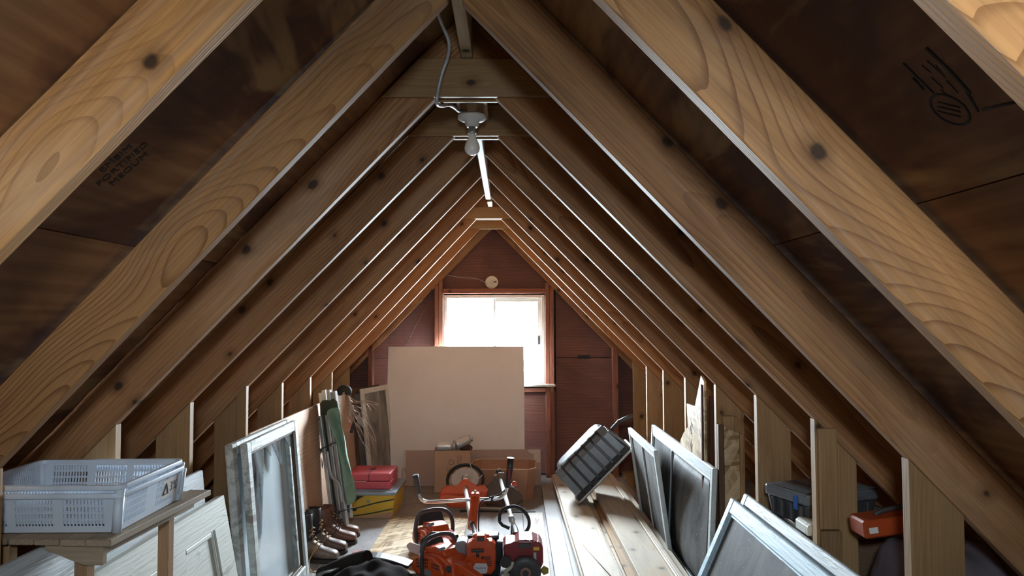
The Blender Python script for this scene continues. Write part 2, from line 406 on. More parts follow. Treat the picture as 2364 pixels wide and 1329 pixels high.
for i in range(-2, 2):
    for j in range(4):
        x0 = i*1.22+0.1; ya = Y0+j*2.44-(1.22 if i % 2 else 0)
        a, b = max(ya, Y0), min(ya+2.436, Y1); xa, xb = max(x0, -2.6), min(x0+1.217, 2.4)
        if b-a > 0.05: MB().box(0, xb-xa, 0, b-a, -0.018, 0).build('subfloor_sheet', M['floor'], floor, Matrix.Translation((xa, a, 0)))
for j in range(4):
    ya = Y0+j*2.44; MB().box(0, 0.21, 0, min(2.436, Y1-ya), -0.018, 0).build('subfloor_sheet', M['floor'], floor, Matrix.Translation((-2.555, ya, 0)))
# ------------------------------------------------------------------ knee walls of open studs
KR, KL = 1.036, -1.328
def upmat(x, y, z=0): return Matrix(((0, 1, 0, x), (0, 0, 1, y), (1, 0, 0, z), (0, 0, 0, 1)))   # local X up, local Y along +x
def stud(par, sgn, y, zr, sl, w=0.14, k=None, mat='stud', t=0.038, z0=0.038, name='stud', cut=True, top=None):
    k = k if k is not None else (KR if sgn > 0 else KL)
    f = lambda x: HC+zr-sl*abs(x-RX)-0.002
    x0, x1 = k, k+sgn*w
    t0 = top if top else f(x0); t1 = top if top else f(x1)
    return MB().prism([(z0, 0), (t0, 0), (t1, x1-x0), (z0, x1-x0)], -t, 0, bev=0.002).build(name, M[mat], par, upmat(x0, y))
wr = structure(MB().box(0, Y1-Y0, 0, 0.14, 0.0005, 0.038, bev=0.002).build('wall_right', M['stud'], None, Matrix(((0, 1, 0, KR), (1, 0, 0, Y0), (0, 0, 1, 0), (0, 0, 0, 1)))))
wl = structure(MB().box(0, Y1-Y0, -0.14, 0, 0.0005, 0.038, bev=0.002).build('wall_left', M['stud'], None, Matrix(((0, 1, 0, KL), (1, 0, 0, Y0), (0, 0, 1, 0), (0, 0, 0, 1)))))
IR = wr.matrix_basis.inverted(); IL = wl.matrix_basis.inverted()
for i, y in enumerate(FR):
    o = stud(wr, 1, y, RZ[i], RS[i]); o.matrix_basis = IR @ o.matrix_basis
    o = stud(wl, -1, y, LZ[i], LS[i]); o.matrix_basis = IL @ o.matrix_basis
for y in (0.1,):
    o = stud(wr, 1, y, .874, 1.03); o.matrix_basis = IR @ o.matrix_basis
    o = stud(wl, -1, y, .874, 1.03); o.matrix_basis = IL @ o.matrix_basis
# scab pieces nailed to the doubled right stud
o = stud(wr, 1, FR[3]-0.039, 0, 0, w=0.062, k=KR+0.006, t=0.018, z0=0.72, top=1.055, name='stud_scab'); o.matrix_basis = IR @ o.matrix_basis
o = stud(wr, 1, FR[3]-0.039, 0, 0, w=0.068, k=KR+0.008, t=0.019, z0=0.40, top=0.715, name='stud_scab'); o.matrix_basis = IR @ o.matrix_basis
o = stud(wl, -1, FR[5]-0.039, LZ[5], LS[5]*1.0, w=0.045, k=KL+0.03, t=0.036, z0=0.04, name='stud_scab'); o.matrix_basis = IL @ o.matrix_basis

# ------------------------------------------------------------------ far gable
fz = lambda x: UPZ - SL*abs(x-RX)
XZ = Matrix(((1, 0, 0, 0), (0, 0, -1, 0), (0, 1, 0, 0), (0, 0, 0, 1)))            # local XY -> world XZ, local Z -> -Y
def xz(y): return Matrix.Translation((0, y, 0)) @ XZ
def gable(name, y0, y1, x0, x1, z0, z1):
    g = MB(); E_ = (UPZ)/SL
    g.prism([(RX-E_, 0), (RX-E_, -0.1), (x0, -0.1), (x0, fz(x0))], -y1, -y0, XZ)
    g.prism([(x1, -0.1), (RX+E_, -0.1), (RX+E_, 0), (x1, fz(x1))], -y1, -y0, XZ)
    g.prism([(x0, -0.10), (x1, -0.10), (x1, z0), (x0, z0)], -y1, -y0, XZ)
    g.prism([(x0, z1), (x1, z1), (x1, fz(x1)), (RX, UPZ), (x0, fz(x0))], -y1, -y0, XZ)
    return structure(g.build(name, M['outer']))
wb = gable('wall_back', GY+0.02, GY+0.12, WX0, WX1, WZ0, WZ1)
def gp(poly):
    MB().prism(poly, -0.012, 0, bev=0.0015).build('plywood_panel', M['gable_ply'], wb, xz(GY+0.0))
xl, xr_ = WX0-0.09, WX1+0.10; e = 0.003
gp([(xl, WZ1+0.06), (xr_, WZ1+0.06), (xr_, fz(xr_)), (RX, UPZ-0.01), (xl, fz(xl))])
gp([(xr_+e, 1.085), (RX+(UPZ-1.085)/SL-0.01, 1.085), (xr_+e, fz(xr_)-0.01)])
gp([(xr_+e, 0.02), (RX+(UPZ)/SL-0.03, 0.02), (RX+(UPZ-1.08)/SL-0.01, 1.08), (xr_+e, 1.08)])
gp([(WX0-0.02, 0.02), (xr_, 0.02), (xr_, WZ0-0.08), (WX0-0.02, WZ0-0.08)])
gp([(WX0-0.023, 0.02), (RX-UPZ/SL+0.03, 0.02), (RX-(UPZ-1.08)/SL+0.01, 1.08), (xl, 1.08), (xl, 0.82), (WX0-0.023, 0.82)])
gp([(xl-e, 1.085), (RX-(UPZ-1.085)/SL+0.01, 1.085), (xl-e, fz(xl)-0.01)])
def gst(x, w, z0, z1, y=GY-0.013, t=0.088, name='gable_stud'):
    return MB().prism([(z0, 0), (z1, 0), (z1, w), (z0, w)], -t, 0, bev=0.002).build(name, M['gable_stud'], wb, upmat(x, y))
def ghz(x0, x1, z0, h, y=GY-0.013, t=0.088, name='header'):
    return MB().box(0, x1-x0, 0, h, 0, t, bev=0.002).build(name, M['gable_stud'], wb, Matrix(((1, 0, 0, x0), (0, 0, -1, y), (0, 1, 0, z0), (0, 0, 0, 1))))
gst(WX0-0.040, 0.038, 0.0, fz(WX0-0.040)-0.19); gst(WX0-0.080, 0.038, 0.0, fz(WX0-0.08)-0.19)
gst(WX1+0.002, 0.038, 0.0, fz(WX1+0.04)-0.20); gst(WX1+0.042, 0.038, 0.0, fz(WX1+0.08)-0.20)
ghz(WX0-0.001, WX1+0.001, WZ1+0.012, 0.046)
ghz(WX0-0.001, WX1+0.001, WZ0-0.075, 0.036, name='sill_plate')
gst(0.345, 0.035, 0.0, WZ0-0.08, t=0.10); gst(-0.15, 0.038, 0.0, WZ0-0.08)
gst(0.955, 0.045, 0.0, 1.16); gst(-1.285, 0.04, 0.0, 1.22)
MB().box(0, 0.115, 0, 0.035, 0, 0.002).build('slot', M['outer'], wb, Matrix(((1, 0, 0, 0.64), (0, 0, -1, GY-0.0125), (0, 1, 0, 1.07), (0, 0, 0, 1))))
# window behind the camera: the other gable with its opening
M['trimwhite'] = plain('window_vinyl', (0.72, 0.71, 0.66), 0.45, dirt=0.25, dirtcol=(0.35, 0.30, 0.22), dsc=9)
wf = gable('wall_front', BY-0.12, BY-0.02, BX0, BX1, BZ0, BZ1)
def glass_mat(name, tint=(0.95, 0.98, 1.0), dust=0.04):
    s = NT(name); t = s.t; t.nodes.remove(s.b)
    g = s.n('BsdfGlossy'); g.inputs['Roughness'].default_value = 0.03; tr = s.n('BsdfTransparent'); tr.inputs[0].default_value = (*tint, 1)
    fr = s.n('Fresnel'); fr.inputs[0].default_value = 1.45; m1 = s.n('MixShader'); s.l(fr.outputs[0], m1.inputs[0]); s.l(tr.outputs[0], m1.inputs[1]); s.l(g.outputs[0], m1.inputs[2])
    d = s.n('BsdfDiffuse'); d.inputs[0].default_value = (0.66, 0.74, 0.76, 1); m2 = s.n('MixShader')
    nz = s.noise(s.coords((6, 1.2, 1)), 3.0, 4)
    s.l(s.math('MULTIPLY', s.ramp(nz, 0.3, 0.8), dust), m2.inputs[0]); s.l(m1.outputs[0], m2.inputs[1]); s.l(d.outputs[0], m2.inputs[2])
    s.l(m2.outputs[0], t.nodes['Material Output'].inputs[0]); return s.m
M['pane'] = glass_mat('clear_pane')
def frame_bars(mb_, x0, x1, z0, z1, w, y0, y1, wb_=None, wt=None):
    wb_ = wb_ or w; wt = wt or w
    mb_.box(x0, x0+w, y0, y1, z0, z1, bev=0.003); mb_.box(x1-w, x1, y0, y1, z0, z1, bev=0.003)
    mb_.box(x0+w, x1-w, y0, y1, z0, z0+wb_, bev=0.003); mb_.box(x0+w, x1-w, y0, y1, z1-wt, z1, bev=0.003)
    return mb_
w1 = structure(frame_bars(MB(), WX0, WX1, WZ0, WZ1, 0.030, GY-0.03, GY+0.10, 0.03, 0.028).build('window_1', M['trimwhite']))
xm = -0.13
def sash(par, x0, x1, z0, z1, y, w, wl_=None):
    a = MB(); a.box(x0, x0+(wl_ or w), y, y+0.03, z0, z1, bev=0.003); a.box(x1-w, x1, y, y+0.03, z0, z1, bev=0.003)
    a.box(x0+(wl_ or w), x1-w, y, y+0.03, z0, z0+w, bev=0.003); a.box(x0+(wl_ or w), x1-w, y, y+0.03, z1-w, z1, bev=0.003)
    o = a.build('sash', M['trimwhite'], par)
    MB().box(x0+(wl_ or w), x1-w, y+0.012, y+0.016, z0+w, z1-w).build('pane', M['pane'], o)
    return o
sash(w1, WX0+0.03, xm+0.012, WZ0+0.03, WZ1-0.028, GY+0.045, 0.012)
s2 = sash(w1, xm-0.012, WX1-0.03, WZ0+0.03, WZ1-0.028, GY+0.005, 0.036, 0.024)
MB().box(WX1-0.064, WX1-0.044, GY-0.004, GY+0.004, 1.205, 1.285, bev=0.002).build('latch', M['outer'], s2)
MB().box(WX0-0.05, WX1+0.09, GY-0.175, GY+0.02, WZ0-0.022, WZ0-0.002, bev=0.004).build('sill', M['trimwhite'], w1)
w2 = structure(frame_bars(MB(), BX0, BX1, BZ0, BZ1, 0.015, BY-0.14, BY-0.0).build('window_2', M['trimwhite']))
sash(w2, BX0+0.015, BX1-0.015, BZ0+0.015, BZ1-0.015, BY-0.07, 0.015)
# ------------------------------------------------------------------ more materials
def peeling(name, paint, under, amt=0.5, rough=0.55, sc=1.0, stretch=(3, 22, 22), lo=0.50, hi=0.58):
    s = NT(name); v = s.coords(tuple(a*sc for a in stretch))
    nz = s.noise(v, 1.6, 6, 0.65, 0.3); n2 = s.noise(s.coords((2, 2, 2)), 2.0, 4)
    m = s.math('MULTIPLY', s.ramp(nz, lo, hi), s.ramp(n2, 0.35, 0.65))
    fine = s.noise(s.coords((6, 90, 90)), 1.0, 3)
    c = s.mix(s.math('MULTIPLY', m, amt), paint, under)
    c = s.mix(s.math('MULTIPLY', s.ramp(fine, 0.5, 0.8), 0.25), c, under)
    s.bump(s.math('ADD', m, fine), 0.35, 0.004)
    return s.done(c, rough, 0, 0.4)
M['doorpaint'] = peeling('old_white_paint', (0.66, 0.67, 0.60), (0.20, 0.16, 0.11), 0.45, stretch=(3, 9, 9), lo=0.58, hi=0.66)
M['whitewash'] = peeling('whitewashed_timber', (0.62, 0.66, 0.68), (0.16, 0.14, 0.12), 0.8, stretch=(2, 40, 40), lo=0.45, hi=0.62)
M['sashpaint'] = peeling('grey_sash_paint', (0.60, 0.64, 0.62), (0.14, 0.10, 0.075), 0.75, stretch=(3, 14, 14), lo=0.47, hi=0.56)
M['bareold'] = wood('old_brown_wood', (0.14, 0.08, 0.05), (0.07, 0.038, 0.022), rings=30, stain=(0.03, 0.018, 0.012), stain_amt=0.6, vary=0.12)
M['table'] = wood('weathered_table_wood', (0.42, 0.32, 0.22), (0.26, 0.18, 0.11), rings=28, stain=(0.17, 0.12, 0.08), stain_amt=0.5, vary=0.12)
M['tableleg'] = wood('table_leg_wood', (0.48, 0.28, 0.14), (0.32, 0.16, 0.07), rings=30, stain=(0.24, 0.12, 0.06), stain_amt=0.4, vary=0.05)
M['crate'] = plain('white_crate_plastic', (0.68, 0.76, 0.86), 0.42, spec=0.5, dirt=0.35, dirtcol=(0.42, 0.42, 0.44), dsc=7)
M['crate'].node_tree.nodes['Principled BSDF'].inputs['Subsurface Weight'].default_value = 0.0
M['reflectglass'] = plain('reflection_whitened_glass', (0.58, 0.67, 0.71), 0.25, spec=0.6, dirt=0.30, dirtcol=(0.38, 0.42, 0.44), dsc=4)  # opaque pale film, white reflection painted into the pane's colour
M['shard'] = glass_mat('glass_shard', (0.72, 0.86, 0.88), 0.55)
M['sheetply'] = ply('pale_plywood', (0.66, 0.46, 0.33), (0.50, 0.31, 0.20), stain=(0.42, 0.26, 0.17), amt=0.5, sc=2.2)
M['board'] = plain('white_hardboard', (0.82, 0.79, 0.78), 0.6, dirt=0.22, dirtcol=(0.64, 0.58, 0.56), dsc=2.0)
M['brownboard'] = plain('brown_paper_face', (0.46, 0.34, 0.285), 0.75, dirt=0.3, dirtcol=(0.56, 0.44, 0.37), dsc=2.5)
M['gypsum'] = plain('torn_pale_paper', (0.66, 0.60, 0.55), 0.8, bump=0.4, dsc=30)
M['cardboard'] = plain('brown_cardboard', (0.56, 0.36, 0.24), 0.75, dirt=0.3, dirtcol=(0.46, 0.28, 0.18), dsc=5)
M['carton'] = plain('fruit_carton', (0.48, 0.25, 0.15), 0.7, dirt=0.3, dirtcol=(0.28, 0.13, 0.075), dsc=5)
M['cardedge'] = plain('cardboard_edge', (0.62, 0.47, 0.34), 0.8)
M['ink'] = plain('dark_print', (0.03, 0.028, 0.03), 0.7)
M['brownink'] = plain('brown_print', (0.17, 0.09, 0.06), 0.7)
M['alu'] = plain('dull_aluminium', (0.55, 0.57, 0.58), 0.36, 0.85, dirt=0.3, dirtcol=(0.25, 0.25, 0.25), dsc=20)
M['steel'] = plain('bright_steel', (0.72, 0.74, 0.76), 0.22, 1.0)
M['cotalu'] = plain('cot_rail_grey', (0.52, 0.54, 0.53), 0.45, 0.45, dirt=0.3, dirtcol=(0.18, 0.18, 0.18), dsc=14)
M['canvas'] = plain('green_canvas', (0.22, 0.36, 0.27), 0.8, dirt=0.5, dirtcol=(0.10, 0.15, 0.11), dsc=8, bump=0.3)
M['darkcanvas'] = plain('dark_canvas', (0.045, 0.06, 0.045), 0.85)
M['black'] = plain('black_plastic', (0.015, 0.016, 0.018), 0.38, dirt=0.15, dirtcol=(0.10, 0.10, 0.10), dsc=12)
M['rubber'] = plain('black_rubber', (0.02, 0.02, 0.021), 0.7)
M['bottle'] = plain('brushed_bottle_metal', (0.72, 0.73, 0.75), 0.3, 0.45)
M['red'] = plain('red_case_plastic', (0.60, 0.095, 0.125), 0.42, dirt=0.2, dirtcol=(0.34, 0.05, 0.06), dsc=10)
M['bluelid'] = plain('blue_grey_lid', (0.27, 0.36, 0.46), 0.38, dirt=0.25, dirtcol=(0.15, 0.19, 0.24), dsc=9)
M['yellow'] = plain('yellow_print', (0.72, 0.48, 0.06), 0.6, dirt=0.2, dirtcol=(0.55, 0.36, 0.05), dsc=7)
M['darkteal'] = plain('dark_teal_print', (0.03, 0.07, 0.075), 0.6)
M['leather'] = plain('worn_brown_leather', (0.12, 0.075, 0.055), 0.45, dirt=0.5, dirtcol=(0.30, 0.25, 0.22), dsc=10, bump=0.3)
M['leather2'] = plain('red_brown_leather', (0.17, 0.075, 0.045), 0.45, dirt=0.5, dirtcol=(0.32, 0.22, 0.18), dsc=10, bump=0.3)
M['blackleather'] = plain('black_leather', (0.022, 0.021, 0.023), 0.4, dirt=0.3, dirtcol=(0.10, 0.10, 0.11), dsc=10)
M['sole'] = plain('boot_sole', (0.03, 0.024, 0.02), 0.8)
M['lace'] = plain('tan_lace', (0.45, 0.27, 0.10), 0.8)
M['darklace'] = plain('dark_lace', (0.08, 0.05, 0.035), 0.8)
M['wire'] = plain('rusty_wire', (0.34, 0.25, 0.19), 0.5, 0.6)
M['osb'] = osb('osb_sheet')
M['osbgrey'] = osb('osb_weathered', 0.8)

def leanL(xb, xt, zt, y0, zb=0.001):          # left side: local X along +y, Y up the slope, Z to the room
    return basis((xb, y0, zb), (0, 1, 0), (xt-xb, 0, zt-zb))
def leanR(xb, xt, zt, y1, zb=0.001):          # right side: local X towards the camera, Z to the room
    return basis((xb, y1, zb), (0, -1, 0), (xt-xb, 0, zt-zb))
RXm = Matrix.Rotation(math.pi/2, 4, 'Z')

# ------------------------------------------------------------------ small plank table with the crates
tb = thing('plank_table', 'small rough table of loose planks on square legs under the white crates', 'table', TR(-1.055, 1.985, 0, rz=-0.05))
TZ = 0.845
def along(x0, y0, z0): return Matrix(((0, 1, 0, x0), (1, 0, 0, y0), (0, 0, -1, z0), (0, 0, 0, 1)))   # local X along y, local Z down
for i in range(5):
    L = 0.50 if i > 1 else 0.56
    w = 0.066; x0 = -0.068-0.0715*i
    MB().box(0, L+random.uniform(-0.012, 0.015), 0, w, 0, 0.016, bev=0.002).build('plank', M['table'], tb, along(x0, random.uniform(-.004, .004), TZ))
MB().box(0, 0.585, 0, 0.075, 0, 0.019, bev=0.002).build('plank', M['table'], tb, along(-0.078, 0.0, TZ+0.0005) @ TR(0.0, 0.002, 0.0))
MB().box(0, 0.53, 0, 0.02, 0, 0.030, bev=0.002).build('apron', M['table'], tb, along(-0.06, 0.016, TZ-0.020))
MB().prism([(0, 0), (0.16, 0), (0.16, -0.012), (0.055, -0.052), (0, -0.052)], 0, 0.02, bev=0.0015).build('apron', M['table'], tb, Matrix(((-1, 0, 0, -0.03), (0, 0, 1, 0.012), (0, 1, 0, TZ-0.0185), (0, 0, 0, 1))))
for x, y in ((-0.105, 0.052), (-0.1, 0.475), (-0.33, 0.06), (-0.33, 0.42)):
    zb = 0.001 if x > -0.2 else 0.0395               # the rear pair stands on the bottom plate of the knee wall
    MB().box(0, TZ-0.021-zb, -0.018, 0.018, -0.018, 0.018, bev=0.002).build('leg', M['tableleg'], tb, Matrix(((0, 1, 0, x), (0, 0, 1, y), (1, 0, 0, zb), (0, 0, 0, 1))))

def perforated(W_, H_, groups, rows, nslot, M_, zlo=0.016, slot=0.62):
    """a wall with real slots: list of quads, W_ along x, H_ along y"""
    xs = {0.0, W_}; holes = []
    for a, b in groups:
        p = (b-a)/nslot
        for k in range(nslot): holes.append((a+k*p+p*(1-slot)/2, a+(k+1)*p-p*(1-slot)/2))
    for h in holes: xs.update(h)
    xs = sorted(xs); ys = {0.0, H_}; hy = []
    p = (H_-zlo-0.012)/rows
    for k in range(rows): hy.append((zlo+k*p+p*0.10, zlo+(k+1)*p-p*0.14))
    for h in hy: ys.update(h)
    ys = sorted(ys); holes = set(holes); hy = set(hy)
    vs = []; fs = []; idx = {}
    def vid(i, j):
        if (i, j) not in idx: idx[(i, j)] = len(vs); vs.append(M_ @ Vector((xs[i], ys[j], 0)))
        return idx[(i, j)]
    for i in range(len(xs)-1):
        for j in range(len(ys)-1):
            if (xs[i], xs[i+1]) in holes and (ys[j], ys[j+1]) in hy: continue
            fs.append((vid(i, j), vid(i+1, j), vid(i+1, j+1), vid(i, j+1)))
    return vs, fs
def crate(loc, label, lx=0.44, ly=0.37, h=0.105, sticker=False):
    t = thing('plastic_crate', label, 'crate', loc, 'nested crates on the plank table')
    tp = 0.012; b = MB()
    def wall(W_, M_, groups):
        vs, fs = perforated(W_, h, groups, 4, 12, M_); b.mesh(vs, fs)
    x0, x1, y0, y1 = -lx/2, lx/2, -ly/2, ly/2
    up = lambda ox, oy: Vector((ox*tp, oy*tp, h))
    gl = [(0.03, 0.03+0.115), (0.165, 0.165+0.105), (0.295, 0.295+0.115)]
    gs = [(0.03, 0.03+0.12), (0.21, 0.21+0.12)]
    gl = [(a*lx/0.44, c*lx/0.44) for a, c in gl]; gs = [(a*ly/0.37, c*ly/0.37) for a, c in gs]
    wall(lx, basis((x0, y0, 0), (1, 0, 0), up(0, -1)), gl); wall(lx, basis((x1, y1, 0), (-1, 0, 0), up(0, 1)), gl)
    wall(ly, basis((x1, y0, 0), (0, 1, 0), up(1, 0)), gs); wall(ly, basis((x0, y1, 0), (0, -1, 0), up(-1, 0)), gs)
    o = b.build('wall', M['crate'], t)
    md = o.modifiers.new('thick', 'SOLIDIFY'); md.thickness = 0.003; md.offset = 0
    MB().box(x0, x1, y0, y1, 0, 0.003).build('base', M['crate'], t)
    r = MB(); outer = rrect(lx+2*tp+0.020, ly+2*tp+0.020, 0.03, 4); inner = rrect(lx+2*tp-0.006, ly+2*tp-0.006, 0.02, 4)
    n = len(outer); rings = []
    for z, P in ((h-0.010, inner), (h-0.010, outer), (h+0.003, outer), (h+0.003, inner)): rings.append([(p[0], p[1], z) for p in P])
    rings.append(rings[0]); r.loft(rings, None, True, False); ro = r.build('rim', M['crate'], t, bev=0.001)
    for sx in (-1, 1):                               # corner posts and the plain ribs between the slotted fields
        for sy in (-1, 1): MB().loft([[(sx*(lx/2+k*tp/h)+0.013*math.cos(a), sy*(ly/2+k*tp/h)+0.013*math.sin(a), k) for a in [2*math.pi*i/10 for i in range(10)]] for k in (0, h-0.008)]).build('corner_post', M['crate'], t)
    for yy in (-0.028, 0.028): MB().box(0, h-0.012, -0.011, 0.011, 0, 0.007, basis((x1, yy, 0), up(1, 0), (0, 1, 0)), bev=0.002).build('rib', M['crate'], t)
    if sticker:
        st = MB().box(-0.05, 0.05, -0.028, 0.028, 0, 0.0006).build('sticker', M['gypsum'], t, basis((x1+0.0075, 0.115, h*0.53), (0, 1, 0), up(1, 0)))
        text('3%', 0.042, M['ink'], st, TR(0.022, 0, 0.0008), ext=0.0003)
        g = MB(); g.tube([(-0.044, -0.016, 0.001), (-0.028, 0.017, 0.001), (-0.012, -0.016, 0.001), (-0.044, -0.016, 0.001)], 0.0016, 6); g.build('triangle_mark', M['ink'], st)
    return t
crate(TR(-1.296, 2.235, TZ+0.003), 'white slotted plastic crate, lower of the nested pair, with a scribbled sticker', sticker=True)
crate(TR(-1.290, 2.232, TZ+0.024, rz=0.006), 'white slotted plastic crate nested inside the other, its rim the higher one', 0.425, 0.355, 0.105)

# ------------------------------------------------------------------ whitewashed board and the panelled door behind the table
t = thing('whitewashed_board', 'rough whitewashed timber board between the old panelled door and the left studs', 'board', leanL(-1.222, -1.297, 0.805, 1.15))
MB().box(0, 1.94, 0, 0.40, 0, 0.022, bev=0.004).build('plank', M['whitewash'], t)
MB().box(0, 1.955, 0.404, 0.808, 0, 0.022, bev=0.004).build('plank', M['whitewash'], t)
t = thing('panelled_door', 'old cream white panelled door lying on its long edge behind the plank table', 'door', leanL(-1.135, -1.262, 0.672, 1.18))
DL, DH = 2.03, 0.684
vx = [0.0, 0.12, 0.36, 0.48, 0.78, 0.88, 1.18, 1.28, 1.56, 1.63, 1.89, DL]
for y0, y1 in ((0, 0.11), (DH-0.11, DH)): MB().box(0, DL, y0, y1, 0, 0.036, bev=0.002).build('stile', M['doorpaint'], t)
cells = []
px_ = [0.13, 0.42, 0.52, 0.81, 0.91, 1.20, 1.30, 1.48, 1.60, 1.885]
edges = [0.0]+px_+[DL]
for i in range(0, len(edges), 2):
    MB().box(edges[i], edges[i+1], 0.1105, DH-0.1105, 0, 0.036, bev=0.002).build('rail', M['doorpaint'], t)
for i in range(1, len(edges)-1, 2):
    a, b = edges[i], edges[i+1]
    p = MB().box(a, b, 0.11, DH-0.11, 0.010, 0.020).build('panel', M['doorpaint'], t)
    m = MB()
    for q in ((a, a+0.022, 0.11, DH-0.11), (b-0.022, b, 0.11, DH-0.11), (a+0.022, b-0.022, 0.11, 0.132), (a+0.022, b-0.022, DH-0.132, DH-0.11)):
        m.box(q[0], q[1], q[2], q[3], 0.0201, 0.031, bev=0.007, seg=2)
    m.build('moulding', M['doorpaint'], p)

# ------------------------------------------------------------------ two old sashes against the left studs
def bars_rect(t, L, Hh, w, th, mat, wt=None, wbm=None, names=('stile', 'rail'), bev=0.004, mats=None):
    wt = wt or w; wbm = wbm or w
    MB().box(0, w, 0, Hh, 0, th, bev=bev).build(names[0], mat, t); MB().box(L-w, L, 0, Hh, 0, th, bev=bev).build(names[0], mat, t)
    MB().box(w, L-w, 0, wbm, 0.0005, th-0.001, bev=bev).build(names[1], mat, t); MB().box(w, L-w, Hh-wt, Hh, 0.0005, th-0.001, bev=bev).build(names[1], mat, t)
t = thing('window_sash', 'old wooden sash with whole glass coloured as a white reflection, behind the broken one', 'window sash', leanL(-1.198, -1.276, 0.872, 3.33))
bars_rect(t, 0.87, 0.872, 0.055, 0.036, M['sashpaint'], wbm=0.07)
MB().box(0.05, 0.82, 0.065, 0.82, 0.014, 0.018).build('pane', M['reflectglass'], t)
t = thing('window_sash', 'grey painted sash with jagged broken glass left along its top', 'window sash', leanL(-1.150, -1.229, 0.868, 3.39))
bars_rect(t, 0.80, 0.868, 0.052, 0.034, M['sashpaint'], wbm=0.075)
mm = MB()
for q in ((0.052, 0.064, 0.075, 0.816), (0.736, 0.748, 0.075, 0.816), (0.064, 0.736, 0.075, 0.087), (0.064, 0.736, 0.804, 0.816)): mm.box(*q, 0.006, 0.022, bev=0.003)
mm.build('glazing_bead', M['bareold'], t)
for poly in ([(0.30, .812), (0.40, .812), (0.375, .745), (0.345, .77)], [(0.405, .812), (0.60, .812), (0.565, .70), (0.535, .665), (0.50, .70), (0.46, .74), (0.43, .77)], [(0.605, .812), (0.742, .812), (0.742, .70), (0.70, .745), (0.66, .765)],
             [(0.058, .812), (0.29, .812), (0.22, .60), (0.16, .42), (0.058, .30)]):
    MB().prism(poly, 0.011, 0.014).build('glass_shard', M['shard'], t)

# ------------------------------------------------------------------ plywood sheet, cot, wires, screens on the left
t = tag(MB().box(0, 2.42, 0, 0.862, 0, 0.012, bev=0.001).build('plywood_offcut', M['sheetply'], None, leanL(-1.235, -1.318, 0.858, 3.75)),
        'long pale plywood sheet leaning on the left studs behind the folded cot', 'plywood')

cotF, cotT = Vector((-1.085, 5.03, 0.004)), Vector((-1.262, 5.10, 0.925))
ct = thing('folded_cot', 'folded camp cot of grey rails and green canvas standing against the plywood', 'cot', basis(cotF, (0.90, -0.42, 0.16), (cotT-cotF)) @ TR(rz=0.0))
CM = ct.matrix_basis
# local X runs up?  basis(): first axis given is width, second is made perpendicular: length
def rail(x, y0, y1, z, w=0.030, d=0.028, mat='cotalu', name='rail'):
    return MB().box(0, y1-y0, -w/2, w/2, -d/2, d/2, bev=0.004).build(name, M[mat], ct, Matrix(((0, 1, 0, x), (1, 0, 0, y0), (0, 0, -1, z), (0, 0, 0, 1))))
rail(0.050, 0.0, 0.80, 0.070); rail(0.010, 0.02, 0.80, 0.068); rail(-0.060, 0.10, 0.80, 0.060)
rail(-0.026, 0.12, 0.42, 0.035); rail(0.020, 0.74, 0.965, 0.035); rail(-0.022, 0.74, 0.97, 0.030); rail(-0.055, 0.74, 0.955, 0.028)
rail(0.045, 0.1, 0.95, 0.010); rail(-0.03, 0.1, 0.95, 0.0)
for x, y, z in ((0.050, 0.012, 0.070), (0.010, 0.030, 0.068), (-0.060, 0.115, 0.06), (-0.060, 0.78, 0.06)):
    MB().cyl((x, y, z+0.012), (x, y, z+0.018), 0.009, n=10).build('rivet', M['steel'], ct)
MB().tube(spline([(-0.018, 0.56, 0.088), (-0.015, 0.46, 0.090), (-0.005, 0.40, 0.091), (0.028, 0.365, 0.092), (0.050, 0.33, 0.092), (0.054, 0.27, 0.092), (0.054, 0.22, 0.092)], 6), 0.0135, 8, squash=0.6).build('bent_brace', M['cotalu'], ct)
def cloth(name, rows_, mat, par, th=0.003, sub=2):
    n = len(rows_[0]); vs = [p for r in rows_ for p in r]; fs = []
    for a in range(len(rows_)-1):
        for i in range(n-1): fs.append((a*n+i, a*n+i+1, (a+1)*n+i+1, (a+1)*n+i))
    b = MB(); b.mesh(vs, fs, None, True); o = b.build(name, mat, par)
    if sub:
        md = o.modifiers.new('smooth', 'SUBSURF'); md.levels = sub; md.render_levels = sub
    md = o.modifiers.new('thick', 'SOLIDIFY'); md.thickness = th
    return o
rows_ = []
rnd = random.Random(3)
for k in range(12):
    y = 0.20 + k*0.058; wv_ = 0.05*math.sin(min(1, k/6)*math.pi*0.5)*(1 if k < 9 else 0.6)
    rows_.append([(0.062+u*0.016*(1+wv_*6)+0.010*math.sin(k*0.9+u*1.7), y+0.006*math.sin(u*2.0), 0.075-0.065*math.sin(u*1.9+0.45*k)*(0.6 if u else 1)+rnd.uniform(-.008, .008)) for u in range(5)])
cloth('canvas', rows_, M['canvas'], ct)
MB().loft([[(0.105*math.cos(a)*s_+0.0, y, 0.030+0.038*math.sin(a)*s_) for a in [2*math.pi*i/12 for i in range(12)]] for y, s_ in ((0.14, .55), (0.25, .75), (0.4, 0.7), (0.6, .75), (0.78, .80), (0.88, .7), (0.90, .5))]).build('canvas_roll', M['darkcanvas'], ct)
for y in (0.155, 0.60):
    MB().tube([(-0.085, y-0.022, 0.05), (-0.075, y-0.02, 0.083), (0.068, y+0.012, 0.094), (0.085, y+0.014, 0.05), (0.06, y, -0.02), (-0.06, y-0.02, -0.02)], 0.012, 6, squash=0.25, closed=True).build('strap', M['rubber'], ct)
    MB().box(0.02, 0.045, y-0.008, y+0.014, 0.09, 0.099, bev=0.002).build('buckle', M['steel'], ct)
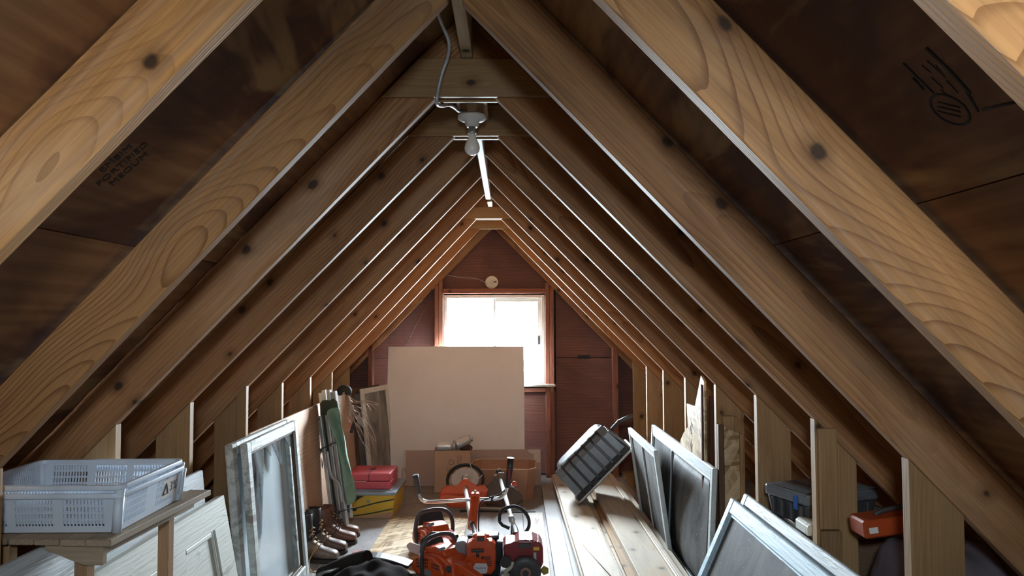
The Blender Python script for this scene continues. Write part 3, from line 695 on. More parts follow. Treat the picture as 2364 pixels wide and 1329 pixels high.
MB().tube(spline([(-0.082, 0.575, 0.06), (-0.098, 0.54, 0.06), (-0.094, 0.48, 0.06), (-0.10, 0.45, 0.06)], 4), 0.006, 6, squash=0.4).build('strap_end', M['rubber'], ct)

wt_ = thing('wire_bundle', 'bundle of thin rusty wires hanging from a dark strap over the plywood edge', 'wires', TR(-1.265, 5.72, 0.885))
MB().tube(spline([(-0.03, 0, -0.03), (-0.035, 0, 0.01), (0.0, -0.02, 0.025), (0.035, -0.04, 0.012), (0.03, -0.045, -0.02)], 5), [0.012, 0.016, 0.02, 0.022, 0.024, 0.026]+[0.026]*15, 10).build('strap', M['rubber'], wt_)
rnd = random.Random(11)
for k in range(34):
    e = (rnd.uniform(0.03, 0.20), rnd.uniform(-0.10, 0.05), rnd.uniform(-0.30, -0.10)) if k % 4 else (rnd.uniform(0.13, 0.27), rnd.uniform(-.15, 0), rnd.uniform(-0.5, -.3))
    if k in (1, 2, 5): e = (rnd.uniform(.2, .27), -0.05, rnd.uniform(-0.14, -0.08))
    m1 = (0.02+e[0]*0.25+rnd.uniform(-.015, .015), e[1]*0.4-0.03, -0.04+e[2]*0.3); m2 = (e[0]*0.7+rnd.uniform(-.03, .03), e[1]*0.8, e[2]*0.66+rnd.uniform(-.02, .03))
    MB().tube(spline([(0.015, -0.03, -0.01), m1, m2, e], 4), 0.0021, 4).build('wire', M['wire'], wt_)
MB().tube(spline([(0.10, -0.03, -0.21), (0.075, -0.04, -0.25), (0.06, -0.05, -0.31)], 4), 0.012, 6).build('tie', M['rubber'], wt_)

def mesh_mat(name, col, alpha, spots=0.5):
    s = NT(name); v = s.coords((1, 1, 1))
    n1 = s.noise(s.coords((3, 1.2, 1)), 2.0, 4, 0.6, 0.8); sp = s.noise(v, 70, 2, 0.5)
    c = s.mix(s.ramp(n1, 0.35, 0.7), col, tuple(min(1, x*2.6+0.03) for x in col))
    c = s.mix(s.math('MULTIPLY', s.ramp(sp, 0.68, 0.74), spots), c, (0.6, 0.6, 0.55))
    s.b.inputs['Alpha'].default_value = alpha
    return s.done(c, 0.7, 0, 0.2)
M['screen'] = mesh_mat('insect_mesh', (0.06, 0.06, 0.058), 0.93)
M['screenpale'] = mesh_mat('pale_insect_mesh', (0.20, 0.19, 0.18), 0.80, 0.1)
M['screenpaint'] = peeling('screen_grey_paint', (0.50, 0.55, 0.56), (0.22, 0.20, 0.18), 0.5, stretch=(3, 12, 12), lo=0.55, hi=0.64)
M['screenwhite'] = peeling('screen_white_paint', (0.70, 0.70, 0.66), (0.30, 0.24, 0.18), 0.4, stretch=(3, 12, 12), lo=0.58, hi=0.66)
M['bluepaint'] = peeling('pale_blue_paint', (0.47, 0.63, 0.72), (0.14, 0.13, 0.12), 0.6, stretch=(4, 30, 30), lo=0.50, hi=0.62)
def screenL(p1, p2, h, lab, off=0.0, brown=False):
    p1, p2 = Vector((*p1, 0.001)), Vector((*p2, 0.001)); d = (p2-p1).normalized(); n = Vector((d.y, -d.x, 0))
    Mx = basis(p1+n*(0.10+off), d, -n*0.10+Vector((0, 0, h)))
    t = thing('insect_screen', lab, 'screen', Mx); L = (p2-p1).length
    bars_rect(t, L, h, 0.045, 0.024, M['bareold'] if brown else M['screenwhite'], wbm=0.07)
    MB().box(0.04, L-0.04, 0.06, h-0.04, 0.008, 0.0095).build('mesh', M['screenpale'], t)
screenL((-1.245, 6.16), (-1.10, 6.62), 0.865, 'white framed insect screen with pale mesh beside the big white board')
screenL((-1.29, 6.10), (-1.14, 6.58), 0.868, 'brown framed insect screen standing just behind the white framed one', -0.035, True)

# ------------------------------------------------------------------ boards under the far window
t = tag(MB().box(0, 1.222, 0, 1.205, 0, 0.012, bev=0.001).build('white_board', M['board'], None, basis((-1.085, 6.515, 0.001), (1, 0, 0), (0.008, 0.16, 1.195))),
        'big square white hardboard leaning upright below the window', 'board')
t = thing('wallboard_offcut', 'brown faced wallboard offcut with torn pale edges behind the cartons', 'board', basis((-0.93, 6.452, 0.001), (1, 0, 0), (0, 0.045, 0.30)))
MB().prism([(0.0, 0), (1.205, 0), (1.205, 0.305), (0.01, 0.300), (0.016, 0.2), (-0.004, 0.12)], 0, 0.012).build('core', M['brownboard'], t)
def ragged(x0, x1, y0, y1, n, side, z):
    L = [(x0, y0+(y1-y0)*k/n) for k in range(n+1)]; rg = random.Random(5); R = [(x1+rg.uniform(-.010, .010), y0+(y1-y0)*k/n) for k in range(n, -1, -1)]
    return L+R
MB().prism(ragged(0.008, 0.024, 0.06, 0.298, 9, 1, 0), 0.0122, 0.0132).build('torn_strip', M['gypsum'], t)
MB().prism([(1.203, 0.19), (1.203, 0.303), (1.10, 0.303), (1.095, 0.285), (1.125, 0.27), (1.15, 0.262), (1.145, 0.22), (1.155, 0.19)], 0.0122, 0.0135).build('torn_corner', M['gypsum'], t)

# ------------------------------------------------------------------ carton with bottles, fruit carton
def open_box(t, w, d, h, mat, th=0.004, flare=0.0, names='wall'):
    a, b = w/2, d/2
    MB().prism([(-a, -b), (a, -b), (a, b), (-a, b)], 0, th).build('base', mat, t)
    for k, (p, q) in enumerate((((-a, -b), (a, -b)), ((a, -b), (a, b)), ((a, b), (-a, b)), ((-a, b), (-a, -b)))):
        p, q = Vector((*p, th)), Vector((*q, th)); d_ = q-p
        MB().box(0, d_.length, 0, h-th, -th, 0).build(names, mat, t, basis(p, d_, (0, 0, 1)))
bx = thing('bottle_carton', 'tall brown cardboard carton full of metal bottles in front of the white board', 'carton', TR(-0.478, 6.315, 0.001, rz=0.05))
open_box(bx, 0.305, 0.20, 0.340, M['cardboard'])
FX = basis((0, -0.1005, 0), (1, 0, 0), (0, 0, 1))
pr = MB(); pr.tube([(0.013*1.6*math.cos(a)-0.01, 0.245+0.013*1.6*math.sin(a), 0) for a in [2*math.pi*i/20 for i in range(20)]], 0.0016, 4, FX, closed=True)
pr.tube([(-0.045, 0.115, 0), (0.022, 0.115, 0), (0.022, 0.20, 0), (-0.045, 0.20, 0)], 0.0014, 4, FX, closed=True)
for k in range(5): pr.box(-0.036, 0.012, 0.15+k*0.008, 0.1535+k*0.008, 0, 0.0006, FX)
pr.build('printed_marks', M['brownink'], bx)
text('GUARANTEED', 0.024, M['brownink'], bx, FX @ TR(0.070, 0.225, 0.0006, rz=math.pi/2), 'lettering')
text('LUBRICATING', 0.022, M['brownink'], bx, FX @ TR(0.048, 0.225, 0.0006, rz=math.pi/2), 'lettering')
def bottle(lab, Mx, h=0.15, r=0.042, neck=True):
    t = thing('metal_bottle', lab, 'bottle', Mx, None)
    MB().lathe([(0.002, 0), (r*0.95, 0), (r, 0.004), (r, h*0.72), (r*0.96, h*0.78), (r*0.62, h*0.86), (r*0.58, h*0.88)], None, 20).build('body', M['bottle'], t)
    MB().lathe([(r*0.56, h*0.86), (r*0.56, h*0.90), (r*0.70, h*0.905), (r*0.70, h*0.99), (r*0.45, h)], None, 16).build('neck', M['bottle'], t)
bottle('shiny metal bottle lying across the left of the carton top', TR(-0.602, 6.25, 0.374, ry=math.pi/2, rz=0.08))
bottle('shiny metal bottle tipped over the right of the carton top', TR(-0.455, 6.30, 0.375, rx=0, ry=math.radians(72), rz=-math.radians(-28)), 0.16, 0.044)
tag(MB().ball((0, 0, 0), 0.045, 1.3, 0.8, 0.7).build('rag', M['bareold'], None, TR(-0.37, 6.37, 0.338)), 'crumpled dark rag in the back corner of the bottle carton', 'rag')
for k in range(2):
    bottle(('metal bottle standing low inside the carton, its neck under the tipped one', 'metal bottle standing deep in the front left of the carton')[k], TR(-0.42-0.12*k, 6.30-0.02*k, 0.008), 0.28, 0.046)

fc = thing('fruit_carton', 'low brown fruit carton with chamfered corners and hand holes, open and empty', 'carton', TR(-0.045, 6.125, 0.001, rz=-0.035))
def octo(w, d, c): return [(-w/2+c, -d/2), (w/2-c, -d/2), (w/2, -d/2+c), (w/2, d/2-c), (w/2-c, d/2), (-w/2+c, d/2), (-w/2, d/2-c), (-w/2, -d/2+c)]
A_, B_ = octo(0.47, 0.40, 0.05), octo(0.53, 0.44, 0.06); hc = 0.245
MB().prism(A_, 0, 0.005).build('base', M['carton'], fc)
for k in range(8):
    a0, a1, b0, b1 = A_[k], A_[(k+1) % 8], B_[k], B_[(k+1) % 8]
    q = MB(); vs = [(*a0, 0), (*a1, 0), (*b1, hc), (*b0, hc)]; q.mesh(vs, [(0, 1, 2, 3)]); o = q.build('wall', M['carton'], fc); md = o.modifiers.new('thick', 'SOLIDIFY'); md.thickness = 0.006; md.offset = -1
r_ = MB(); r_.tube([(*p, hc) for p in B_], 0.0045, 6, closed=True); r_.build('rim', M['cardedge'], fc)
for x, z, rr in ((-0.09, 0.145, 0.021), (0.268, 0.1, 0.012)):
    if x < 0.2: MB().cyl((x, -0.2145, z), (x, -0.2125, z+0.0005), rr, n=20).build('hand_hole', M['outer'], fc)
MB().cyl((0.255, 0.0, 0.155), (0.2575, 0.0, 0.155), 0.020, n=16).build('hand_hole', M['outer'], fc)

# ------------------------------------------------------------------ red case on the lidded box
yb = thing('yellow_box', 'yellow printed cardboard box with dark stripes under the blue lid', 'box', TR(-1.02, 5.62, 0.001, rz=-0.03))
hb = 0.168
b = MB(); b.loft([[(x*s_, y*s_, z) for x, y in rrect(0.36, 0.42, 0.015, 2)] for z, s_ in ((0, 1.0), (hb, 1.10))], None, False)
b.build('body', M['yellow'], yb)
fr_ = lambda u, v, dz=0.0006: basis((-0.18, -0.21, 0), (1, 0, 0), (0, -0.021, hb))
F1 = fr_(0, 0)
MB().prism([(-0.016, hb*0.98), (0.16, hb*0.98), (0.0, hb*0.42), (-0.012, hb*0.42)], 0.001, 0.002, F1).build('print', M['ink'], yb)
MB().prism([(0.02, 0.001), (0.358, 0.001), (0.36, 0.052), (0.20, 0.02), (0.06, 0.004)], 0.001, 0.002, F1).build('plain_cardboard', M['cardboard'], yb)
for pts in ([(0.05, 0.06), (0.14, 0.085), (0.25, 0.115), (0.372, 0.14)], [(0.02, 0.012), (0.12, 0.022), (0.25, 0.045), (0.365, 0.07)]):
    MB().tube(spline([(x, y, 0.0012) for x, y in pts], 4), 0.005, 6, F1, squash=1).build('stripe', M['darkteal'], yb)
MB().box(-0.01, 0.10, 0.055, 0.073, 0.0012, 0.0022, F1).build('print', M['ink'], yb)
MB().cyl((0.185, 0.125, 0.0012), (0.185, 0.125, 0.0022), 0.012, n=16).build('emblem', M['bluelid'], yb, F1)
t = thing('storage_lid', 'blue grey plastic storage lid lying on the yellow box', 'lid', TR(-1.02, 5.62, hb+0.003, rz=-0.03))
MB().prism(rrect(0.42, 0.50, 0.03, 4), 0, 0.022, bev=0.006, seg=2).build('plate', M['bluelid'], t)
MB().prism(rrect(0.34, 0.40, 0.03, 4), 0.022, 0.027, bev=0.003, seg=2).build('raised_field', M['bluelid'], t)
rc = thing('tool_case', 'red plastic tool case lying on the blue lid beside the cot', 'tool case', TR(-1.025, 5.60, hb+0.0305, rz=-0.03))
MB().prism(rrect(0.325, 0.31, 0.02, 3), 0, 0.055, bev=0.006, seg=2).build('lower_shell', M['red'], rc)
MB().prism(rrect(0.325, 0.31, 0.02, 3), 0.0575, 0.115, bev=0.010, seg=2).build('upper_shell', M['red'], rc)
MB().box(0.003, 0.0065, -0.1585, 0.10, 0.06, 0.1165).build('seam', M['ink'], rc)
MB().box(-0.16, -0.01, -0.162, -0.154, 0.053, 0.060, bev=0.002).build('latch', plain('pale_latch', (0.6, 0.42, 0.42), 0.4), rc)
MB().box(-0.02, 0.022, -0.02, 0.02, 0.1135, 0.1162).build('recess', M['ink'], rc)
MB().box(0.05, 0.14, -0.07, -0.05, 0.1145, 0.1165, bev=0.001).build('embossing', M['red'], rc)

# ------------------------------------------------------------------ boots
def boot(lab, loc, rz, shaft_h, mats, lace, sc=1.0):
    t = thing('work_boot', lab, 'boot', Matrix.Translation(loc) @ Matrix.Rotation(rz, 4, 'Z') @ Matrix.Scale(sc, 4), 'boots beside the window sash')
    # local X: heel (-0.09) to toe (0.20)
    def sec(x, w, z0, z1, n=14, k=2.4):
        o = []
        for i in range(n):
            a = 2*math.pi*i/n; c, s_ = math.cos(a), math.sin(a)
            o.append((x, math.copysign(abs(c)**(2/k), c)*w/2, (z0+z1)/2+math.copysign(abs(s_)**(2/k), s_)*(z1-z0)/2))
        return o
    MB().loft([sec(-0.098, .045, .03, .10), sec(-0.088, .068, .022, .13), sec(-.05, .078, .02, .15), sec(0, .080, .02, .15), sec(.05, .084, .02, .125), sec(.10, .096, .02, .092), sec(.15, .100, .02, .078), sec(.185, .085, .022, .070), sec(.203, .05, .025, .056)]).build('vamp', M[mats[0]], t)
    MB().loft([[(cx+rx*math.cos(a), ry*math.sin(a), z) for a in [2*math.pi*i/16 for i in range(16)]] for cx, rx, ry, z in ((-.025, .072, .040, .10), (-.028, .066, .042, .15), (-.032, .064, .045, shaft_h*0.75), (-.036, .066, .048, shaft_h-.004), (-.036, .060, .042, shaft_h), (-.036, .056, .038, shaft_h-.03), (-.034, .05, .03, shaft_h-.10))]).build('shaft', M[mats[1]], t)
    so = MB(); pts = [(-.105, 0), (-.095, .035), (-.05, .042), (0, .038), (.06, .044), (.12, .053), (.17, .050), (.20, .032), (.21, 0)]
    so.prism(pts+[(x, -y) for x, y in pts[-2:0:-1]], 0, .022, bev=0.003); so.build('sole', M['sole'], t)
    MB().prism([(-.105, -.03), (-.04, -.038), (-.04, .038), (-.105, .03)], -0.012, .0, bev=.002).build('heel', M['sole'], t, TR(0, 0, 0.0125)) if False else None
    for k in range(6):
        x, z = 0.088-0.019*k, 0.098+0.020*k
        if k > 3: x, z = 0.036, 0.150+(k-3)*0.024
        MB().tube([(x-.004, -.034, z-.006), (x+.006, -.012, z+.010), (x-.002, .012, z+.008), (x-.004, .034, z-.006)], .003, 5).build('lace', M[lace], t)
        for s_ in (-1, 1): MB().cyl((x-.004, s_*.032, z-.004), (x-.001, s_*.036, z-.001), .005, n=8).build('eyelet', M['steel'], t)
    MB().tube(spline([(.07, -.03, .115), (.09, -.05, .135), (.07, -.055, .09), (.05, -.05, .06)], 4), .0028, 5).build('lace_bow', M[lace], t)
    return t
boot('tall black topped work boot with tan laces, nearest of the four boots', (-1.205, 4.46, 0.001), -0.15, 0.29, ('leather', 'blackleather'), 'lace', 0.95)
boot('black topped work boot just behind the nearest boot, tan laced', (-1.195, 4.62, 0.001), -0.05, 0.285, ('leather', 'blackleather'), 'lace', 0.95)
boot('red brown leather boot with dark laces, third of the four boots', (-1.175, 4.80, 0.001), 0.02, 0.24, ('leather2', 'leather2'), 'darklace', 0.95)
boot('brown boot with dark laces next to the cot foot, farthest of the four', (-1.185, 4.95, 0.001), 0.05, 0.22, ('leather2', 'leather2'), 'darklace', 0.93)
tag(MB().tube(spline([(-1.125, 4.39, .10), (-1.155, 4.33, .05), (-1.13, 4.27, .006), (-1.04, 4.24, .004), (-0.93, 4.26, .004), (-0.84, 4.27, .004), (-0.80, 4.26, .01)], 6), .0032, 6).build('lace_cord', M['lace'], None),
    'tan cord trailing over the floor from the boots to the dark jacket', 'cord')
# ------------------------------------------------------------------ ceiling lamp, cable, detector, cords
M['porcelain'] = plain('grey_porcelain', (0.66, 0.68, 0.68), 0.3, spec=0.5)
M['bulbglass'] = plain('frosted_bulb', (0.86, 0.85, 0.83), 0.22, spec=0.6); _b = M['bulbglass'].node_tree.nodes['Principled BSDF']; _b.inputs['Subsurface Weight'].default_value = 0.7; _b.inputs['Subsurface Radius'].default_value = (0.05, 0.05, 0.05); _b.inputs['Subsurface Scale'].default_value = 0.6
M['cable'] = plain('grey_cable_sheath', (0.55, 0.57, 0.60), 0.5, 0.4, dirt=0.4, dirtcol=(0.12, 0.12, 0.12), dsc=30)
M['creamplastic'] = plain('cream_plastic', (0.84, 0.83, 0.74), 0.5)
lp = at(1090, 300, 2.86); LX = lp.x; LY = 2.86
nail = MB().box(0, FR[4]-FR[3]-0.062, -0.06, 0.06, 0, 0.02, bev=0.002).build('lamp_board', M['stud'], roof, Matrix(((0, 1, 0, LX), (1, 0, 0, FR[3]+0.022), (0, 0, 1, HC+0.846), (0, 0, 0, 1))))
ZL = HC+0.8455
lamp = thing('bulb_lampholder', 'bare frosted bulb in a grey porcelain lampholder under the ridge', 'lamp', TR(LX, LY, ZL))
MB().prism([(0.05*math.cos(math.radians(22.5+45*k)), 0.05*math.sin(math.radians(22.5+45*k))) for k in range(8)], -0.036, 0, bev=0.002).build('junction_box', M['steel'], lamp)
MB().lathe([(0.050, -0.0365), (0.057, -0.040), (0.057, -0.050), (0.050, -0.056), (0.030, -0.060), (0.026, -0.078), (0.022, -0.084), (0.018, -0.085)], None, 28).build('porcelain_base', M['porcelain'], lamp)
MB().lathe([(0.015, -0.0855), (0.015, -0.104), (0.020, -0.105), (0.020, -0.109), (0.014, -0.112)], None, 20).build('socket_ring', M['alu'], lamp)
MB().lathe([(0.013, -0.106), (0.014, -0.118), (0.019, -0.134), (0.0275, -0.152), (0.030, -0.166), (0.0275, -0.180), (0.019, -0.190), (0.008, -0.1945), (0.001, -0.195)], None, 28).build('bulb', M['bulbglass'], lamp)
cpts = [at(985, -60, 2.12), at(1000, 0, 2.20), at(1020, 55, 2.30), at(1036, 95, 2.37), at(1034, 130, 2.43), at(1022, 165, 2.45), at(1013, 200, 2.46), at(1008, 236, 2.465), at(1018, 244, 2.56), at(1040, 243, 2.70), V(LX-0.052, LY, ZL-0.020)]
tag(MB().tube(spline(cpts, 7), 0.0064, 8).build('lamp_cable', M['cable'], None), 'grey sheathed cable running down from the roof to the lampholder', 'cable')
sd = thing('smoke_detector_base', 'round cream detector base on the gable plywood above the far window', 'detector base', xz(GY-0.0125) @ TR(-0.155, 1.783, 0))
MB().lathe([(0.060, 0), (0.060, 0.010), (0.055, 0.014), (0.010, 0.015), (0.001, 0.015)], None, 32).build('disc', M['creamplastic'], sd)
MB().lathe([(0.016, 0.0152), (0.016, 0.019), (0.012, 0.019), (0.012, 0.0152)], None, 20, caps=False).build('ring', M['alu'], sd)
MB().box(0.018, 0.045, -0.004, 0.014, 0.0142, 0.0168).build('terminal', plain('terminal_brown', (0.30, 0.16, 0.10), 0.5), sd)
tag(MB().tube(spline([at(1022, 632, 6.835), at(1060, 640, 6.835), at(1100, 643, 6.835), at(1126, 655, 6.835)], 6), 0.003, 6).build('detector_wire', M['cable'], None), 'thin wire from the left rafter to the round detector base', 'wire')
tag(MB().tube(spline([at(996, 668, 6.76), at(985, 700, 6.78), at(962, 745, 6.79), at(945, 780, 6.79), at(930, 808, 6.79), at(905, 860, 6.75), at(893, 900, 6.72)], 6), 0.0045, 6).build('gable_cord', M['bareold'], None), 'dark cord hanging slantwise on the gable left of the window', 'cord')

# ------------------------------------------------------------------ power tool materials
M['orange'] = plain('orange_tool_plastic', (0.62, 0.085, 0.018), 0.30, dirt=0.15, dirtcol=(0.25, 0.06, 0.03), dsc=14, coat=0.3)
M['darkred'] = plain('dark_red_tool_plastic', (0.22, 0.016, 0.020), 0.30, dirt=0.2, dirtcol=(0.06, 0.02, 0.02), dsc=14, coat=0.3)
M['grey'] = plain('grey_plastic', (0.24, 0.25, 0.27), 0.4, dirt=0.2, dirtcol=(0.1, 0.1, 0.1))
M['charcoal'] = plain('charcoal_plastic', (0.055, 0.055, 0.06), 0.45, dirt=0.2, dirtcol=(0.14, 0.13, 0.12), dsc=16)
M['labelwhite'] = plain('white_label', (0.72, 0.74, 0.76), 0.4)
M['bluetext'] = plain('blue_lettering', (0.03, 0.08, 0.30), 0.5)
M['paletank'] = plain('pale_fuel_tank', (0.55, 0.56, 0.42), 0.4)
M['labelyellow'] = plain('yellow_label', (0.70, 0.48, 0.04), 0.5)
M['dullyellow'] = plain('dirty_yellow_knob', (0.30, 0.23, 0.04), 0.5)
M['mudguard'] = plain('muddy_brown_guard', (0.13, 0.085, 0.065), 0.6, dirt=0.5, dirtcol=(0.24, 0.17, 0.13), dsc=10)
M['shaftgrey'] = plain('pale_grey_shaft', (0.66, 0.68, 0.70), 0.32, 0.25, dirt=0.15)
M['blade'] = plain('grey_saw_blade', (0.52, 0.51, 0.53), 0.5, 0.1, dirt=0.3, dirtcol=(0.25, 0.22, 0.2))
M['pinkred'] = plain('faded_red_scabbard', (0.46, 0.14, 0.13), 0.75, dirt=0.2, dirtcol=(0.3, 0.12, 0.1))
def small(o): o['kind'] = 'stuff'; return o

def chainsaw(lab, loc, rz, hand=1.0, tall=0.0):
    # local X towards the bar, Y to the starter side, Z up
    t = thing('chainsaw', lab, 'chainsaw', TR(*loc, rz=rz))
    P = Matrix(((1, 0, 0, 0), (0, 0, -1, 0), (0, 1, 0, 0), (0, 0, 0, 1)))    # poly XY -> X,Z ; depth -> -Y
    MB().prism([(-.15, .012), (.15, .012), (.175, .04), (.17, .10), (.12, .135), (.02, .155), (-.08, .150), (-.15, .115), (-.165, .05)], -0.085, 0.065, P, bev=0.012, seg=3).build('body', M['orange'], t)
    sc = MB().prism([(-.09, .035), (.10, .030), (.155, .055), (.150, .105), (.09, .140), (-.02, .150), (-.08, .125), (-.105, .08)], -0.112, -0.084, P, bev=0.010, seg=3).build('starter_cover', M['orange'], t)
    sl = MB()
    for r in range(3):
        for k in range(7):
            x = 0.015+k*0.0145; z = 0.088+r*0.017-0.02*k/7; sl.box(x, x+0.009, 0.1108, 0.1130, z, z+0.010)
    for r in range(2):
        for k in range(5): x = -0.075+k*0.013; z = 0.092+r*0.016; sl.box(x, x+0.008, 0.1108, 0.1130, z, z+0.010)
    small(sl.build('vent_slots', M['ink'], sc))
    MB().box(-0.01, 0.07, 0.112, 0.1145, 0.045, 0.075, bev=0.001).build('label_plate', M['grey'], sc)
    MB().prism([(-.07, .150), (.10, .138), (.125, .145), (.10, .172), (.02, .186), (-.05, .180)], -0.06, 0.05, P, bev=0.010, seg=3).build('top_cover', M['orange'], t)
    MB().prism([(-.16, .055), (-.10, .09), (-.11, .13), (-.18, .125), (-.30, .098), (-.345, .06), (-.345, .03), (-.30, .012), (-.15, .012), (-.15, .032), (-.29, .034), (-.312, .052), (-.30, .068), (-.2, .09)], -0.05, -0.005, P, bev=0.008, seg=2).build('rear_handle', M['orange'], t)
    MB().box(-0.27, -0.22, 0.012, 0.042, 0.058, 0.072, bev=0.003).build('trigger', M['black'], t)
    hz = 0.235+tall
    hp = [(0.055, 0.105, 0.03), (0.055, 0.122, 0.09), (0.05, 0.126, 0.16), (0.045, 0.112, hz-0.025), (0.040, 0.075, hz), (0.035, 0.0, hz+0.006), (0.030, -0.06, hz-0.006), (0.025, -0.095, hz-0.04), (0.022, -0.108, hz-0.09), (0.02, -0.105, 0.10), (0.02, -0.09, 0.05)]
    MB().tube(spline(hp, 5), 0.0125, 10).build('front_handle', M['charcoal'], t)
    MB().tube([(0.058, 0.117, 0.03), (0.058, 0.131, 0.10), (0.052, 0.136, 0.165)], 0.006, 6).build('handle_bracket', M['alu'], t)
    MB().prism([(-0.08, 0.0), (0.10, 0.0), (0.085, 0.075), (0.03, 0.085), (-0.06, 0.06)], -0.005, 0.005, basis((0.105, 0.01, 0.150), (0, -1, 0), (0.35, 0, 1)), bev=0.003).build('hand_guard', M['black'], t)
    MB().tube([(-0.045, 0.085, 0.188), (-0.045, 0.045, 0.192)], 0.009, 8).build('starter_grip', M['grey'], t)
    MB().cyl((-0.125, 0.070, 0.10), (-0.125, 0.092, 0.106), 0.018, n=14).build('filler_cap', M['black'], t)
    MB().prism([(-.13, .02), (.14, .02), (.15, .09), (.06, .13), (-.09, .12)], 0.0655, 0.100, P, bev=0.008, seg=2).build('clutch_cover', M['black'], t)
    MB().cyl((0.02, -0.1005, 0.075), (0.02, -0.106, 0.075), 0.022, n=14).build('bar_nut_plate', M['alu'], t)
    MB().prism([(0.15, .045), (0.40, .05), (0.43, .07), (0.43, .085), (0.40, .105), (0.15, .11)], 0.078, 0.084, P, bev=0.001).build('guide_bar', M['blade'], t)
    return t
chainsaw('orange chainsaw in front, its grey taped handle beside the dark jacket', (-0.355, 4.13, 0.001), math.radians(137))
chainsaw('orange chainsaw behind the other one, its tall black handle loop over the chipboard', (-0.44, 4.60, 0.001), math.radians(118), tall=0.015)
sb = thing('bar_scabbard', 'flat faded red scabbard lying on the floor behind the dark jacket', 'scabbard', basis(fl(818, 1279, 0.004), Vector(fl(960, 1322, 0))-Vector(fl(818, 1279, 0)), (0, 0, 1)) @ Matrix.Rotation(-math.pi/2, 4, 'X'))
MB().prism([(0.03, -.04), (0.42, -.045), (0.42, .045), (0.03, .04), (0.008, .022), (0, 0), (0.008, -.022)], 0, 0.022, bev=0.006, seg=2).build('sleeve', M['pinkred'], sb)
MB().tube(spline([(0.40, .022, .0225), (0.10, .020, .0225), (0.05, .0, .0225), (0.10, -.020, .0225), (0.40, -.022, .0225)], 5), 0.004, 6).build('rib', M['pinkred'], sb)

# ------------------------------------------------------------------ orange brushcutter
oc = thing('brushcutter', 'orange brushcutter with upright handlebar grips, its round white label facing front', 'brushcutter', TR(-0.155, 4.16, 0.038))
OI = oc.matrix_basis.inverted()
L_ = lambda p: OI @ Vector(p)
FRM = Matrix(((1, 0, 0, 0), (0, 0, -1, 0), (0, 1, 0, 0), (0, 0, 0, 1)))
cov = [(-.075, .02), (-.03, .002), (.055, .004), (.078, .03), (.084, .09), (.078, .165), (.058, .182), (.032, .186), (.018, .214), (-.022, .214), (-.036, .186), (-.066, .178), (-.080, .155), (-.078, .09)]
MB().prism(cov, 0.0, 0.085, FRM, bev=0.014, seg=3).build('engine_cover', M['orange'], oc)
MB().prism([(-.06, -.036), (.10, -.036), (.112, .05), (.108, .15), (.09, .19), (-.05, .18), (-.07, .1)], -0.10, -0.004, FRM, bev=0.010, seg=2).build('engine_block', M['black'], oc)
MB().prism([(-.145, .085), (-.082, .08), (-.08, .165), (-.10, .176), (-.135, .168), (-.146, .145)], -0.06, 0.05, FRM, bev=0.010, seg=2).build('air_filter', M['grey'], oc)
MB().prism([(-.020, .185), (.016, .185), (.018, .208), (-.022, .208)], 0.083, 0.0875, FRM, bev=0.001).build('crest_plate', M['charcoal'], oc)
tg = MB(); tg.tube([(-.052, -.098, .137), (-.03, -.100, .140), (0.0, -.101, .140), (.014, -.098, .137)], 0.0085, 8); tg.tube([(-.019, -.098, .138), (-.018, -.094, .105)], 0.008, 8); tg.build('starter_grip', M['charcoal'], oc)
sl = MB()
for k in range(5): sl.box(.018+.004*k, .052+.002*k, -0.0868, -0.0845, .098-.011*k, .1025-.011*k, TR(ry=0.0))
small(sl.build('vent_slots', M['ink'], oc))
MB().cyl((.009, -.083, .096), (.009, -.0875, .096), .0085, n=12).build('screw_recess', M['ink'], oc)
lb = MB().prism([(-.042, .022), (-.034, .012), (.026, .012), (.034, .022), (.036, .05), (.030, .066), (-.030, .068), (-.040, .05)], 0.0848, 0.0872, FRM, bev=0.0008).build('label_plate', M['labelwhite'], oc)
text('Husqvarna', 0.0145, M['bluetext'], lb, FRM @ TR(-.003, .043, 0.0876), 'lettering')
fin = MB()
for k in range(11): fin.box(.088, .118, 0.004-.0, 0.085, .03+k*.0135, .036+k*.0135)
small(fin.build('cooling_fins', M['alu'], oc))
MB().tube([L_((-0.165, 4.24, 0.125)), L_((-0.238, 4.74, 0.140))], 0.0150, 12).build('drive_tube', M['black'], oc)
MB().tube([L_((-0.240, 4.72, 0.140)), L_((-0.350, 5.80, 0.178))], 0.0150, 12).build('shaft', M['shaftgrey'], oc)
hx = [L_(v) for v in ((-0.236, 4.74, 0.105), (-0.232, 4.78, 0.16), (-0.226, 4.83, 0.235), (-0.222, 4.86, 0.275))]
MB().tube(hx, [0.030, 0.031, 0.027, 0.034], 12).build('handle_riser', M['orange'], oc)
MB().box(-.028, .028, -.03, .03, -.012, .02, Matrix.Translation(L_((-0.222, 4.86, 0.285))), bev=0.006).build('clamp', M['orange'], oc)
MB().cyl(L_((-0.222, 4.86, 0.300)), L_((-0.222, 4.86, 0.322)), 0.008, n=10).build('clamp_bolt', M['steel'], oc)
bar = [(-0.597, 4.85, 0.36), (-0.588, 4.85, 0.305), (-0.575, 4.85, 0.272), (-0.545, 4.85, 0.252), (-0.48, 4.85, 0.250), (-0.222, 4.855, 0.262), (-0.10, 4.855, 0.266), (-0.055, 4.855, 0.275), (-0.025, 4.855, 0.305), (-0.010, 4.855, 0.36), (-0.004, 4.855, 0.40)]
MB().tube(spline([L_(p) for p in bar], 6), 0.0115, 12).build('handlebar', M['steel'], oc)
MB().tube([L_((-0.588, 4.85, 0.305)), L_((-0.600, 4.85, 0.36)), L_((-0.612, 4.85, 0.425))], [0.018, 0.019, 0.021], 14).build('grip', M['charcoal'], oc)
